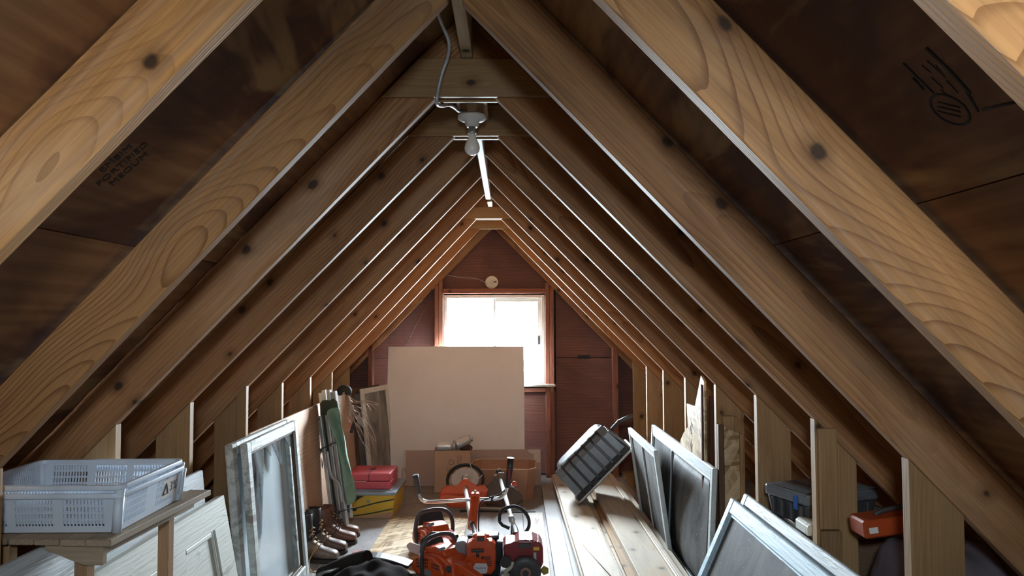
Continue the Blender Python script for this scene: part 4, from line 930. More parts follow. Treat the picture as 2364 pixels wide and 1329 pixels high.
g2 = MB().tube([L_((-0.010, 4.855, 0.34)), L_((-0.004, 4.855, 0.40)), L_((0.004, 4.855, 0.46)), L_((0.010, 4.855, 0.53))], [0.022, 0.018, 0.021, 0.023], 14).build('grip', M['black'], oc)
MB().box(-.006, .006, -.024, -.018, -.04, .04, Matrix.Translation(L_((0.0, 4.855, 0.425))), bev=0.002).build('throttle_lock', M['darkred'], g2)
MB().ball(L_((0.034, 4.84, 0.365)), 0.017, 1, .8, 1).build('stop_button', plain('red_button', (0.60, 0.06, 0.03), 0.35), g2)
MB().cyl(L_((0.0, 4.855, 0.355)), L_((0.03, 4.845, 0.35)), 0.010, n=10).build('button_stalk', M['alu'], g2)
MB().tube(spline([L_(p) for p in ((-0.01, 4.86, 0.34), (-0.06, 4.84, 0.30), (-0.13, 4.83, 0.278), (-0.185, 4.82, 0.25), (-0.195, 4.75, 0.17), (-0.19, 4.68, 0.10), (-0.15, 4.5, 0.10), (-0.12, 4.35, 0.13))], 6), 0.0045, 6).build('throttle_cable', M['rubber'], oc)
MB().tube([L_((-0.112, 4.855, 0.253)), L_((-0.112, 4.855, 0.281))], 0.013, 8).build('cable_clip', M['rubber'], oc)
def shield(par, inv, pts, Y, mat, th=0.03, name='guard', tilt=0.0):
    P = [at(px, py, Y) for px, py in pts]; c = Vector((sum(p.x for p in P)/len(P), Y, 0))
    poly = [(p.x-c.x, max(p.z, 0.004)) for p in P]
    return MB().prism(poly, -th/2, th/2, inv @ Matrix.Translation(c) @ Matrix.Rotation(tilt, 4, 'X') @ FRM, bev=0.009, seg=2).build(name, mat, par)
gp_ = [(1014, 1146), (1019, 1128), (1033, 1120), (1055, 1124), (1065, 1114), (1069, 1104), (1081, 1104), (1087, 1116), (1100, 1124), (1116, 1119), (1127, 1130), (1122, 1152), (1108, 1169), (1040, 1169)]
gd = shield(oc, OI, gp_, 5.60, M['orange'])
shield(gd, Matrix(), [(1014, 1150), (1020, 1140), (1060, 1146), (1075, 1142), (1090, 1146), (1120, 1140), (1121, 1150), (1108, 1170), (1040, 1170)], 5.565, M['orange'], 0.04, 'skirt').matrix_basis = OI
gd.children[0].matrix_basis = OI
bc = L_(at(1074, 1105, 5.81)); BM = Matrix.Translation(bc) @ Matrix.Rotation(math.radians(42), 4, 'X')
tp_ = []
for k in range(30):
    a = 2*math.pi*k/30
    tp_ += [(0.112*math.cos(a), 0.112*math.sin(a)), (0.103*math.cos(a+.10), 0.103*math.sin(a+.10))]
MB().prism(tp_, -0.001, 0.001, BM).build('saw_blade', M['blade'], oc)
MB().tube([(0.142*math.cos(a), 0.142*math.sin(a), -0.004) for a in [2*math.pi*i/36 for i in range(36)]], 0.009, 8, BM, closed=True).build('blade_ring', M['black'], oc)
MB().lathe([(0.127, -0.012), (0.140, -0.012), (0.140, -0.008), (0.127, -0.008)], BM, 36, caps=False).build('blade_cover', M['charcoal'], oc)
MB().lathe([(0.001, -0.03), (0.028, -0.028), (0.030, 0.01), (0.022, 0.028), (0.012, 0.034), (0.001, 0.035)], BM, 16).build('gear_head', M['alu'], oc)
MB().tube(spline([BM @ Vector(p) for p in ((-0.04, .1, .006), (-0.03, .14, .012), (0.01, .06, .006), (0.05, .01, .005), (0.13, 0.03, .008))], 5) if False else spline([BM @ Vector(p) for p in ((0.03, .14, .012), (0.055, .07, .006), (0.07, .0, .006), (0.04, -.05, .006), (0.09, -0.02, .006), (0.135, .03, .01))], 5), 0.0028, 5).build('cord', M['labelwhite'], oc)

# ------------------------------------------------------------------ red brushcutter
rc_ = thing('brushcutter', 'dark red brushcutter with black loop handle and brown guard, nearest the floor planks', 'brushcutter', TR(0.065, 4.15, 0.001))
RI = rc_.matrix_basis.inverted(); R_ = lambda p: RI @ Vector(p)
MB().prism([(-.10, .10), (.11, .07), (.122, .10), (.120, .18), (.105, .205), (.06, .222), (-.01, .222), (-.035, .205), (-.085, .200), (-.10, .185)], -0.12, 0.06, FRM, bev=0.012, seg=3).build('engine_cover', M['darkred'], rc_)
MB().prism([(-.155, .09), (-.102, .09), (-.102, .205), (-.135, .208), (-.155, .19)], -0.08, 0.03, FRM, bev=0.008, seg=2).build('air_filter', M['black'], rc_)
MB().prism([(-.06, .012), (.085, .012), (.10, .06), (.10, .14), (-.04, .14), (-.08, .08)], -0.11, 0.055, FRM, bev=0.010, seg=2).build('engine_block', M['black'], rc_)
sl = MB()
for k in range(6): sl.box(-.012, .052, -.0655, -.061, .100+k*.0135, .1045+k*.0135, bev=0.001)
small(sl.build('louvre', M['darkred'], rc_))
MB().box(-.015, .053, -.0645, -.0605, .180, .206, bev=0.002).build('spark_cover', M['charcoal'], rc_)
MB().box(.066, .098, -.0635, -.0606, .168, .186).build('label', M['labelyellow'], rc_)
MB().prism([(.066, .095), (.082, .092), (.082, .156), (.066, .158)], .0605, .064, FRM, bev=.001).build('exhaust_plate', M['alu'], rc_)
RS_ = basis((.022, -.060, .055), (1, 0, 0), (0, 0, 1))
MB().lathe([(.086, 0), (.086, .018), (.078, .028), (.05, .032), (.03, .030)], RS_, 28).build('recoil_starter', M['charcoal'], rc_)
MB().lathe([(.018, .0305), (.030, .0305), (.030, .035), (.018, .035)], RS_, 20, caps=False).build('starter_ring', plain('rusty_ring', (0.30, 0.16, 0.13), 0.5), rc_)
MB().cyl((-.086, -.062, .115), (-.086, -.092, .112), .030, n=18).build('fuel_cap', M['charcoal'], rc_)
MB().tube(spline([(-.05, -.075, .112), (-.052, -.078, .088), (-.075, -.078, .07), (-.088, -.076, .05), (-.078, -.074, .025), (-.045, -.07, .012)], 5), [.012]*25+[.016]*1, 8).build('fuel_tank', M['paletank'], rc_)
kb = MB(); kb.prism([(.026*math.cos(2*math.pi*k/10)*(1 if k % 2 else .72), .026*math.sin(2*math.pi*k/10)*(1 if k % 2 else .72)) for k in range(10)], 0, .014, basis((.128, -.05, .058), (1, 0, 0), (0, 0, 1)), bev=.002); kb.build('knob', M['dullyellow'], rc_)
sl = MB()
for k in range(4): sl.box(.02+.022*k, .027+.022*k, -.062, -.030, .2215-.004*k, .2245-.004*k)
small(sl.build('top_slots', M['ink'], rc_))
MB().tube([R_((0.055, 4.26, 0.150)), R_((-0.083, 5.9, 0.215))], 0.0145, 12).build('shaft', M['shaftgrey'], rc_)
MB().tube([R_((0.052, 4.28, 0.152)), R_((0.030, 4.56, 0.163))], [0.024, 0.020], 12).build('throttle_housing', M['black'], rc_)
MB().box(-.016, .016, -.05, .05, -.06, -.01, Matrix.Translation(R_((0.035, 4.50, 0.160))), bev=0.006).build('trigger', M['black'], rc_)
lp_ = [(1153, 1203), (1155, 1183), (1168, 1172), (1190, 1169), (1208, 1178), (1220, 1196), (1221, 1215), (1211, 1230), (1196, 1240), (1184, 1241)]
MB().tube(spline([R_(at(px, py, 4.72)) for px, py in lp_]+[R_(V(0.018, 4.72, 0.13))], 5), 0.011, 10).build('loop_handle', M['rubber'], rc_)
MB().tube([R_(at(1153, 1203, 4.72)), R_(at(1160, 1212, 4.72)), R_(at(1176, 1219, 4.72))], 0.0105, 10).build('loop_handle_stub', M['rubber'], rc_)
MB().tube([R_((0.0155, 4.70, 0.170)), R_((0.0115, 4.76, 0.172))], 0.020, 12).build('handle_clamp', M['alu'], rc_)
shield(rc_, RI, [(1106, 1138), (1118, 1120), (1138, 1112), (1146, 1098), (1150, 1090), (1164, 1090), (1169, 1110), (1180, 1122), (1196, 1130), (1206, 1144), (1207, 1154), (1192, 1166), (1160, 1170), (1124, 1165)], 5.74, M['mudguard'])
MB().box(-.045, .045, -.012, .012, -.006, .006, Matrix.Translation(R_(at(1153, 1097, 5.8))), bev=0.003).build('guard_bracket', M['alu'], rc_)
MB().ball(R_(at(1151, 1087, 5.86)), 0.022, 1, 1.2, 1).build('gear_head', M['charcoal'], rc_)
MB().cyl(R_(at(1150, 1082, 5.85)), R_(at(1151, 1092, 5.85)), 0.012, n=10).build('clamp_bolt', M['steel'], rc_)

# harness of the brushcutters and the jacket
hs = thing('shoulder_harness', 'black padded shoulder harness heaped between the two engines and the chainsaws', 'harness', TR(-0.16, 4.50, 0.001))
def band(pts, w, th, name, mat, par, k=5):
    pts = spline(pts, k); up = Vector((0, 0, 1)); rings = []
    for i, p in enumerate(pts):
        t = (pts[min(i+1, len(pts)-1)]-pts[max(i-1, 0)]).normalized(); s_ = t.cross(up)
        s_ = s_.normalized() if s_.length > 1e-3 else Vector((1, 0, 0)); n = s_.cross(t)
        rings.append([p+s_*w/2, p+s_*w/2+n*th, p-s_*w/2+n*th, p-s_*w/2])
    return MB().loft(rings, None, False).build(name, mat, par, bev=th*0.3)
band([(-.17, .12, .02), (-.11, .08, .09), (-.02, .02, .115), (.07, -.05, .10), (.17, -.10, .07)], .055, .014, 'pad', M['black'], hs)
band([(-.22, -.06, .03), (-.15, -.03, .085), (-.08, .02, .095), (0.0, .06, .075), (.06, .09, .03)], .05, .012, 'pad', M['charcoal'], hs)
band([(.02, -.02, .125), (.09, -.09, .10), (.16, -.17, .08), (.20, -.2, .02)], .030, .004, 'webbing', M['charcoal'], hs)
band([(-.2, .02, .06), (-.13, -.08, .09), (-.05, -.15, .07), (.04, -.18, .02)], .034, .005, 'webbing', M['black'], hs)
MB().tube([(-.105+.018*math.cos(a), -.045+.024*math.sin(a), .122+.01*math.sin(a)) for a in [2*math.pi*i/18 for i in range(18)]], .004, 6, closed=True).build('ring', M['steel'], hs)
MB().ball((-0.05, 0.08, 0.03), 0.10, 1.4, 1.0, 0.7).build('hip_pad', M['black'], hs)

M['jacket'] = plain('dark_jacket_cloth', (0.022, 0.019, 0.018), 1.0, spec=0.08, dirt=0.4, dirtcol=(0.06, 0.045, 0.035), dsc=7, bump=0.4)
jk = thing('crumpled_jacket', 'crumpled dark jacket lying on the floor left of the chainsaws', 'jacket', TR(-0.755, 4.00, 0.001))
rnd = random.Random(21); rows_ = []
for a in range(14):
    row = []
    for i in range(18):
        u, v_ = i/17*2-1, a/13*2-1; r = math.sqrt(u*u+v_*v_*0.9)
        h = max(0.0, 1-r**2.2)*0.125 + (0.012*math.sin(u*7+v_*9)+0.010*math.sin(v_*11-u*5+1)+0.008*math.sin(u*15-v_*3))*max(0, 1-r)**0.5*1.4
        row.append((u*0.25*(1+.05*math.sin(v_*7))+0.02*math.sin(v_*5), v_*0.27*(1+.06*math.sin(u*6)), max(h, 0.003)+rnd.uniform(0, .006)))
    rows_.append(row)
cloth('body', rows_, M['jacket'], jk, 0.006, 1)
band([(-.26, .20, .02), (-.16, .235, .075), (-.02, .215, .095), (.10, .22, .075), (.2, .20, .05)], .10, .016, 'collar', M['black'], jk)
MB().tube(spline([(-.28, .14, .02), (-.2, .10, .065), (-.10, .13, .10), (-.02, .10, .125)], 5), [.045, .05, .05, .045]+[.045]*12, 10).build('sleeve', M['jacket'], jk)
band([(-.31, .02, .01), (-.25, .05, .06), (-.18, .02, .085)], .07, .01, 'cuff', plain('grey_cuff', (0.16, 0.16, 0.14), 0.8), jk)

# ------------------------------------------------------------------ boards on the floor
M['pine'] = wood('dusty_pine_board', (0.62, 0.55, 0.45), (0.50, 0.40, 0.28), rings=16, stain=(0.42, 0.27, 0.12), stain_amt=0.55, vary=0.06, fibre=0.2, ringamt=0.35, knotcol=(0.16, 0.15, 0.15), rough=0.5)
M['brownboardwood'] = wood('brown_board', (0.42, 0.27, 0.13), (0.26, 0.15, 0.07), rings=20, stain=(0.34, 0.30, 0.26), stain_amt=0.8, vary=0.05)
M['greyplank'] = wood('grey_dusty_plank', (0.41, 0.405, 0.385), (0.33, 0.315, 0.295), rings=18, stain=(0.22, 0.20, 0.18), stain_amt=0.35, vary=0.05, fibre=0.3, ringamt=0.3, knots=False, rough=0.65)
M['endgrain'] = wood('dark_end_grain', (0.16, 0.10, 0.06), (0.10, 0.06, 0.035), knots=False)
t = thing('osb_panel', 'yellow chipboard panel lying flat on the floor under the chainsaws', 'panel', TR(-0.865, 4.20, 0.0008, rz=-0.008))
MB().box(0, 0.56, 0, 1.20, 0, 0.011).build('sheet', M['osb'], t)
def plank(lab, x0, x1, y0, y1, z0, z1, mat, rz=0.0, name='floor_plank', grp=None, bev=0.002):
    o = MB().box(0, y1-y0, -(x1-x0)/2, (x1-x0)/2, 0, z1-z0, bev=bev).build(name, M[mat], None, Matrix.Translation(((x0+x1)/2, y0, z0)) @ Matrix.Rotation(math.pi/2+rz, 4, 'Z'))
    return tag(o, lab, 'plank', grp)
pb = plank('narrow pale board stamped with reddish letters, left of the grey planks', 0.118, 0.226, 3.9, 5.50, 0.0008, 0.012, 'pine', -0.012)
text('PPWIIT', 0.050, plain('faded_red_ink', (0.22, 0.07, 0.05), 0.8), pb, TR(1.36, -0.012, 0.0114), 'lettering')
text('I', 0.045, bpy.data.materials['faded_red_ink'], pb, TR(1.00, -0.012, 0.0114), 'lettering')
plank('rough grey floor plank just right of the stamped board', 0.241, 0.342, 3.3, 6.30, 0.0008, 0.032, 'greyplank', -0.010)
plank('thin grey floor plank between the rough plank and the wide stack', 0.348, 0.400, 3.3, 6.20, 0.0008, 0.014, 'greyplank', -0.003)
for k in range(3):
    plank(('wide pine board at the bottom of the left stack on the floor', 'wide pine board second from the bottom of the left stack', 'wide pine board third from the bottom of the left stack')[k],
          0.402+0.004*k, 0.640-0.006*k, 3.30+0.02*k, (6.05, 6.20, 6.28)[k], 0.001+0.0285*k, 0.0285*(k+1), 'pine', 0.004-0.003*k, 'wide_board', 'stacked wide boards')
tb_ = thing('wide_board', 'pale wide pine board on top of the left stack, the black tub standing on it', 'plank', Matrix.Translation((0.4805, 3.30, 0.0872)) @ Matrix.Rotation(math.pi/2+0.004, 4, 'Z'))
MB().box(0, 3.06, -0.095, 0.095, 0, 0.028, bev=0.002).build('plank', M['pine'], tb_)
MB().box(0, 3.06, -0.110, -0.0955, 0, 0.020, bev=0.004).build('tongue', M['pine'], tb_)
MB().box(0, 3.06, 0.0955, 0.108, 0.0, 0.018, bev=0.004).build('tongue', M['pine'], tb_)
plank('brown stained board showing in the gap between the pale boards', 0.602, 0.700, 3.28, 5.75, 0.0875, 0.108, 'brownboardwood', -0.008, 'brown_board')
plank('dark timber packing under the moulded board on the right', 0.705, 0.90, 3.42, 6.20, 0.001, 0.086, 'endgrain', 0.0, 'packing_timber')
plank('pale board under the moulded board, its edge showing on the right', 0.704, 0.925, 3.50, 6.10, 0.0875, 0.108, 'pine', 0.0, 'wide_board', None)
mbd = thing('moulded_board', 'wide pine board with a moulded right edge lying highest on the floor stack', 'plank', Matrix.Translation((0.760, 3.63, 0.1095)) @ Matrix.Rotation(math.pi/2+0.004, 4, 'Z'))
MB().box(0, 2.62, -0.052, 0.112, 0, 0.040, bev=0.002).build('plank', M['pine'], mbd)
for k, (a, b, h) in enumerate(((-0.070, -0.0525, 0.034), (-0.084, -0.0705, 0.042), (-0.112, -0.0845, 0.036), (-0.124, -0.1125, 0.024))):
    MB().box(0, 2.615, a, b, 0, h, bev=0.004).build('moulding', M['pine'], mbd)
a_, b_ = fl(1336, 1246, 0.1165), fl(1412, 1332, 0.1165)
tag(MB().tube([a_, (a_+b_)/2, b_+(b_-a_)*0.2], 0.0028, 6).build('thin_stick', M['brownboardwood'], None), 'thin straight stick lying on the left wide board', 'stick')

def lath(name, a, b, w, h, mat, lab, z=0.0008):
    a, b = Vector(a), Vector(b); d = b-a
    o = MB().box(0, d.length, -w/2, w/2, 0, h, bev=0.001).build(name, mat, None, basis((a.x, a.y, z), d, (0, 0, 1)) @ Matrix.Rotation(-math.pi/2, 4, 'X'))
    return tag(o, lab, 'strip')
lath('pale_lath', fl(1085, 1172), fl(1212, 1176), 0.018, 0.008, M['pine'], 'thin pale lath on the floor just in front of the brown guard')
lath('dark_strip', fl(1062, 1180), fl(1236, 1182), 0.030, 0.006, M['rubber'], 'flat dark strip on the floor between the pale lath and the loop handle')
# ------------------------------------------------------------------ black tub
TA = Vector((0.7071, 0, 0.7071)); TBv = Vector((-0.7071, 0, 0.7071)); TP = Vector((0.495, 5.28, 0.132))
tubm = basis(TP, TA, (0, 1, 0))                       # local X along the rim, Y away, Z = towards the tub's bottom
tub = thing('ribbed_tub', 'black ribbed plastic tub tipped up on its metal rim above the wide boards', 'tub', tubm)
LXt, WYt, DZ = 0.54, 0.34, 0.27
def tring(z, f, r):
    return [(LXt/2+x, WYt/2+y, z) for x, y in rrect(LXt-2*f, WYt-2*f, r, 4)]
o = MB().loft([tring(0, 0.004, .03), tring(.03, 0.010, .035), tring(.20, 0.034, .05), tring(.245, 0.046, .055), tring(.262, 0.062, .05), tring(.270, 0.09, .04)], None, True, True).build('shell', M['black'], tub)
for f in [f for f in o.data.polygons if abs(f.normal.z) > .99 and f.center.z < .01]: pass
bm_ = bmesh.new(); bm_.from_mesh(o.data)
bmesh.ops.delete(bm_, geom=[f for f in bm_.faces if f.calc_center_median().z < 1e-4], context='FACES'); bm_.to_mesh(o.data); bm_.free()
md = o.modifiers.new('thick', 'SOLIDIFY'); md.thickness = 0.004; md.offset = -1
M['tubrib'] = plain('sheened_black_plastic', (0.13, 0.15, 0.17), 0.26, dirt=0.4, dirtcol=(0.24, 0.26, 0.28), dsc=9, spec=0.8)  # black plastic with the pale blue window sheen painted into its colour
nr = 7
for k in range(nr):
    a = 0.014+k*(LXt-0.028)/nr; b = a+(LXt-0.028)/nr-0.013
    sh = lambda z: 0.004+z*0.030/0.17*0.95
    ins = lambda z, v: v+(LXt/2-v)*(z*0.16)
    rings = []
    for z, dep in ((.044, .012), (.05, .013), (.20, .012), (.24, .010), (.262, .004)):
        y = 0.006+(0.030*z/0.20 if z <= .2 else 0.030+(z-.2)*0.45)
        a2, b2 = ins(z, a), ins(z, b)
        rings.append([(a2, y+.004, z), (a2+.003, y-dep, z), (b2-.003, y-dep, z), (b2, y+.004, z)])
    MB().loft(rings, None, False).build('rib', M['tubrib'], tub, bev=0.003)
    e_ = MB().box(a+.002, b-.002, -.010, 0.006, .010, .043).build('rim_slot', M['ink'], tub) if k < nr else None
for k in range(4):
    y0 = 0.04+k*0.07
    MB().loft([[(LXt-.006-z*.15+.008, y0+z*.05, z), (LXt-.006-z*.15+.008, y0+.045-z*.03, z), (LXt-.02-z*.15, y0+.045-z*.03, z), (LXt-.02-z*.15, y0+z*.05, z)] for z in (.02, .2)], None, False).build('end_rib', M['tubrib'], tub, bev=0.003)
MB().tube(spline([(p[0], p[1], 0.0) for p in tring(0, -0.004, .035)], 2, True), 0.0105, 10, closed=True).build('rim', M['cotalu'], tub)
MB().tube([(LXt+.01, 0.05, 0.13), (LXt+.01, 0.05, 0.175), (LXt+.01, 0.02, 0.195)], 0.008, 8).build('bracket', M['alu'], tub) if False else None
hb_ = [tubm.inverted() @ at(px, py, yy) for px, py, yy in ((1412, 990, 5.42), (1428, 972, 5.38), (1440, 967, 5.36), (1461, 959, 5.34))]
MB().tube(hb_, [0.012, 0.010, 0.015, 0.016], 10).build('handle_bracket', M['charcoal'], tub)
MB().cyl(hb_[1]+Vector((0, -.03, 0)), hb_[1]+Vector((0, 0.01, 0)), 0.012, n=12).build('pivot', M['outer'], tub)

# ------------------------------------------------------------------ screens on the right
def screenR(name, lab, Mx, L, Hh, w, mat, th=0.026, bars=(), cat='screen', wt=None, bead=True, meshm='screen', barw=0.016):
    t = thing(name, lab, cat, Mx)
    bars_rect(t, L, Hh, w, th, M[mat], wt=wt)
    MB().box(w-.006, L-w+.006, w-.006, Hh-(wt or w)+.006, 0.010, 0.0115).build('mesh', M[meshm], t)
    if bead:
        for q in ((w, w+.012, w, Hh-(wt or w)), (L-w-.012, L-w, w, Hh-(wt or w)), (w+.012, L-w-.012, w, w+.012), (w+.012, L-w-.012, Hh-(wt or w)-.012, Hh-(wt or w))):
            MB().box(*q, 0.012, 0.021, bev=0.003).build('bead', M[mat], t)
    for b in bars: MB().box(b-barw/2, b+barw/2, w+.012, Hh-(wt or w)-.012, 0.012, 0.022, bev=0.003).build('mullion', M[mat], t)
    return t
s1 = screenR('insect_screen', 'grey framed insect screen next to the black tub, the smaller of two', leanR(0.950, 0.862, 0.672, 5.22), 0.93, 0.678, 0.042, 'screenpaint', bars=(0.46,))
s2_ = screenR('insect_screen', 'grey framed insect screen with bulging dusty mesh in front of the chipboard spike', leanR(0.988, 1.026, 0.690, 5.20), 1.55, 0.692, 0.040, 'screenpaint', wt=0.060, bars=(0.62,))
MB().cyl((-.004, 0.60, .013), (-.004, .63, .013), .008, n=10).build('hinge', M['steel'], s2_)
rows_ = []
for a in range(9):
    rows_.append([(0.66+u/10*0.82, 0.06+a/8*0.55, 0.0125+0.050*math.sin(math.pi*min(1, max(0, (u-1+a*0.25)/9)))*math.sin(math.pi*a/8)**0.6*(1-0.45*a/8)) for u in range(11)])
cloth('bulging_mesh', rows_, M['screen'], s2_, 0.0008, 1)
s3 = screenR('window_frame', 'pale blue painted window frame with dusty mesh in the near right corner', leanR(0.715, 1.000, 0.632, 3.27), 1.75, 0.692, 0.048, 'bluepaint', 0.030, bars=(0.88,), cat='window frame', wt=0.058, barw=0.03)
s4 = screenR('window_frame', 'grey edged window frame directly behind the pale blue one', leanR(0.762, 1.045, 0.655, 3.24), 1.75, 0.718, 0.045, 'screenpaint', 0.026, cat='window frame', bead=False)

# ------------------------------------------------------------------ chipboard scraps and boards by the right studs
def xpoly(pts, X): 
    out = []
    for px, py in pts:
        d = ray(px, py); k = X/d.x; out.append((d.y*k, d.z*k+HC))
    return out
P_ = xpoly([(1625, 880), (1618, 866), (1604, 938), (1585, 931), (1588, 985), (1578, 998), (1571, 1015)], 1.012)
poly = [(y, z) for y, z in P_]+[(P_[-1][0]+0.02, 0.002), (P_[0][0], 0.002)]
y00 = poly[0][0]
t = thing('chipboard_scrap', 'pointed weathered chipboard scrap standing behind the right screen', 'chipboard', Matrix(((0, 0, 1, 1.012), (0, 1, 0, 0), (-1, 0, 0, 0), (0, 0, 0, 1))) if False else Matrix(((0, 0, -1, 1.012), (0, 1, 0, 0), (1, 0, 0, 0), (0, 0, 0, 1))))
MB().prism([(z, y) for y, z in poly], -0.012, 0, bev=0.001).build('sheet', M['osbgrey'], t)
yc = P_[3][0]-0.10
for q0, q1 in (((.80, .03), (.86, -.01)), ((.79, .01), (.85, -.03)), ((.78, -.02), (.83, .02)), ((.72, .02), (.77, -.02)), ((.70, -.01), (.75, .03)), ((.68, .0), (.74, -.02))):
    MB().tube([(q0[0], yc+q0[1], 0.0008), (q1[0], yc+q1[1], 0.0008)], 0.0022, 5, squash=0.4).build('pen_stroke', M['ink'], t)
M['redboard'] = wood('dark_red_board', (0.10, 0.030, 0.022), (0.05, 0.015, 0.012), stain=(0.02, 0.008, 0.008), knots=False, vary=0.1)
for k, (x0, x1, y, zt, lb_) in enumerate(((1.004, 1.030, 3.86, 1.085, 'dark red board standing on end beside the pointed chipboard scrap'), (1.033, 1.095, 3.80, 1.03, 'second dark red board on end, nearer the stud'))):
    o = MB().box(0, zt, 0, x1-x0, 0, 0.022, bev=0.002).build('standing_board', M['redboard'], None, Matrix(((0, 1, 0, x0), (0, 0, 1, y), (1, 0, 0, 0.001), (0, 0, 0, 1))))
    tag(o, lb_, 'board')
t = thing('chipboard_strip', 'chipboard strip with a slanted top standing in front of a right stud', 'chipboard', Matrix(((0, 1, 0, 1.062), (0, 0, -1, 3.672), (1, 0, 0, 0.001), (0, 0, 0, 1))))
MB().prism([(0, 0), (0.895, 0), (0.862, 0.075), (0, 0.075)], 0, 0.012, bev=0.001).build('sheet', M['osbgrey'], t)
MB().prism([(0, 0.0755), (0.862, 0.0755), (0.858, 0.090), (0, 0.090)], 0, 0.020, bev=0.001).build('edge_strip', M['stud'], t)
o = MB().box(0, 0.905, 0, 0.026, 0, 0.03, bev=0.002).build('standing_lath', M['bareold'], None, Matrix(((0, 1, 0, 1.034), (0, 0, -1, 3.690), (1, 0, 0, 0.001), (0, 0, 0, 1)))); tag(o, 'brown lath standing against the left side of the chipboard strip', 'lath')
t = thing('timber_block', 'small timber offcut standing behind the chipboard strip', 'block', Matrix(((0, 1, 0, 1.062), (0, 0, -1, 3.696), (1, 0, 0, 0.001), (0, 0, 0, 1))))
MB().box(0, 0.945, 0, 0.058, 0, 0.021, bev=0.002).build('offcut', M['brownboardwood'], t)
MB().box(0, 0.938, 0.0585, 0.075, 0, 0.021, bev=0.002).build('side_strip', M['stud'], t)

# ------------------------------------------------------------------ things in the right eave
t = thing('eave_box', 'dark wooden box in the right eave carrying the black tool case', 'box', TR(1.085, 2.60, 0.0395))
for k in range(4):
    MB().box(0, 0.42, 0, 0.150, 0, 0.015, bev=0.002).build('slat', M['endgrain'], t, Matrix(((1, 0, 0, 0), (0, 0, 1, 0.0), (0, 1, 0, k*0.153), (0, 0, 0, 1))))
    MB().box(0, 0.42, 0, 0.150, 0, 0.015, bev=0.002).build('slat', M['endgrain'], t, Matrix(((0, 0, 1, 0.0), (1, 0, 0, 0.016), (0, 1, 0, k*0.153), (0, 0, 0, 1))))
MB().box(0.0, 0.42, 0, 0.45, 0.6125, 0.624, bev=0.002).build('top', M['endgrain'], t)
tc_ = thing('tool_case', 'black plastic tool case with a blue latch in the right eave', 'tool case', TR(1.205, 2.875, 0.6645, rz=0.35))
b = MB(); b.loft([[(x*s_, y*s_, z) for x, y in rrect(0.34, 0.24, 0.02, 3)] for z, s_ in ((0, .90), (.075, .97))], None, False); b.build('tray', M['charcoal'], tc_, bev=0.004)
MB().prism(rrect(0.345, 0.245, 0.02, 3), 0.0765, 0.118, bev=0.008, seg=2).build('lid', M['tubrib'], tc_)  # paler than the tray: light on the top put into the colour
for k in range(4): MB().box(-.12+k*.075, -.105+k*.075, -.124, -.110, .01, .074, bev=0.003).build('rib', M['charcoal'], tc_)
for k in range(4): MB().box(-.176, -.160, -.09+k*.05, -.075+k*.05, .01, .074, bev=0.003).build('rib', M['charcoal'], tc_)
MB().box(-.179, -.171, -.07, -.05, .055, .108, bev=.002).build('latch', plain('blue_latch', (0.03, 0.12, 0.45), 0.35), tc_)
MB().box(-.16, -.05, -.10, .08, .1185, .1215, bev=.001).build('lid_panel', M['charcoal'], tc_)
t = tag(MB().prism([(0, 0), (.085, 0), (.085, .028), (.012, .040), (0, .032)], 0, .11, FRM, bev=.002).build('wood_offcut', M['doorpaint'], None, TR(1.045, 2.7205, .6645, rz=0.0)), 'pale painted wood offcut at the edge of the eave box behind the stud', 'offcut')
M['tarp'] = plain('grey_violet_tarp', (0.16, 0.14, 0.17), 0.7, dirt=0.5, dirtcol=(0.05, 0.045, 0.05), dsc=6, bump=0.3)
rows_ = []
for a in range(9):
    row = []
    for i in range(11):
        u, v_ = i/10, a/8
        edge = min(u, 1-u, v_, 1-v_)
        z = 0.70*min(1, (edge/0.18))**0.5 + 0.02*math.sin(u*14+v_*6)+.015*math.sin(v_*17)
        row.append((u*0.46, v_*0.40, max(0.003, z)))
    rows_.append(row)
tp = thing('tarp_heap', 'grey crumpled tarp over a heap in the dark right eave', 'tarp', TR(1.075, 2.05, 0.0395))
cloth('tarp', rows_, M['tarp'], tp, 0.004, 1)
ob = thing('orange_case', 'orange case with a small pale label lying on the tarp in the right eave', 'case', TR(1.09, 2.28, 0.748, ry=-0.13, rz=0.0))
MB().box(0, 0.36, 0, 0.10, 0, 0.055, bev=0.006).build('body', plain('orange_case_plastic', (0.40, 0.06, 0.010), 0.5, dirt=0.3, dirtcol=(0.2, 0.05, 0.02)), ob)
MB().box(0.015, 0.042, -0.0015, -0.0003, 0.016, 0.034).build('label', M['labelwhite'], ob)
MB().tube(spline([(.06, .05, .055), (.10, .05, .066), (.25, .05, .070), (.34, .05, .055)], 4), .008, 6).build('handle', M['charcoal'], ob)

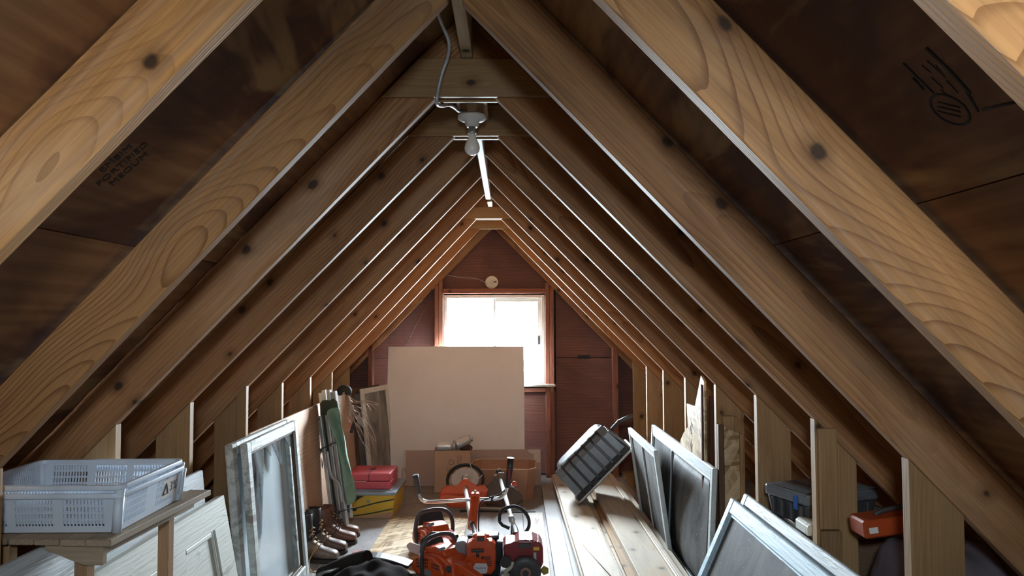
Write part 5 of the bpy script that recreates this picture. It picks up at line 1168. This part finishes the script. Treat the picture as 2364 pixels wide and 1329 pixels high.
# ------------------------------------------------------------------ stamps on the roof sheathing and nails
def sheet_at(P, sgn):
    best = None
    for s_, r, a, b, o in rows:
        if s_ != sgn: continue
        q = o.matrix_basis.inverted() @ P
        if -0.01 <= q.x <= b-a+0.01 and -0.01 <= q.y <= 1.23: best = (o, q)
    return best
def on_deck(px, py, sgn):
    d = ray(px, py); n = Vector((sgn*ST, 0, CT)); p0 = Vector((RX, 0, UPZ+0.001)); o = Vector((0, 0, HC))
    return o + d*((p0-o).dot(n)/d.dot(n))
def decal(px, py, sgn, size_line, ang_pts):
    pass
st_m = M['ink']
P0 = on_deck(283, 378, -1); hit = sheet_at(P0, -1)
if hit:
    o, q = hit; inv = o.matrix_basis.inverted()
    n_in = Vector((ST, 0, -CT))
    xd = on_deck(312, 352, -1)-on_deck(250, 405, -1)
    D = basis(P0+n_in*0.0008, xd, n_in.cross(xd))
    par_ = o
    for k, wd in enumerate(('EMBIM', 'FORTIFIED', 'MEOUM')):
        text(wd, 0.030, st_m, o, inv @ D @ TR(0, 0.036-0.036*k, 0), 'stamp')
def deck_line(pts, sgn, w, name, closed=False):
    W3 = [on_deck(px, py, sgn) for px, py in pts]; hit = sheet_at(sum(W3, Vector())/len(W3), sgn)
    if not hit: return
    o, q = hit; inv = o.matrix_basis.inverted(); n_in = Vector((-sgn*ST, 0, -CT))
    MB().tube([inv @ (p+n_in*0.0006) for p in W3], w, 6, closed=closed, squash=0.3).build(name, st_m, o)
deck_line([(2138, 110), (2190, 160), (2240, 215)], 1, 0.0035, 'stamp'); deck_line([(2085, 145), (2120, 180), (2155, 215)], 1, 0.002, 'stamp')
deck_line([(2108, 180), (2132, 207)], 1, 0.003, 'stamp'); deck_line([(2232, 210), (2258, 258)], 1, 0.0025, 'stamp'); deck_line([(2268, 253), (2310, 243), (2350, 234)], 1, 0.0025, 'stamp')
deck_line([(2193+45*math.cos(a)+8*math.sin(a), 253+33*math.sin(a)+12*math.cos(a)) for a in [2*math.pi*i/24 for i in range(24)]], 1, 0.0022, 'stamp', True)
for ln in ([(2128, 150), (2150, 168)], [(2140, 140), (2172, 168)], [(2160, 150), (2182, 178)], [(2150, 178), (2178, 204)], [(2185, 185), (2212, 214)], [(2172, 205), (2186, 220)]):
    deck_line(ln, 1, 0.0011, 'stamp')
for dy in (-14, -4, 7): deck_line([(2165, 250+dy), (2190, 256+dy), (2218, 262+dy)], 1, 0.0016, 'stamp')
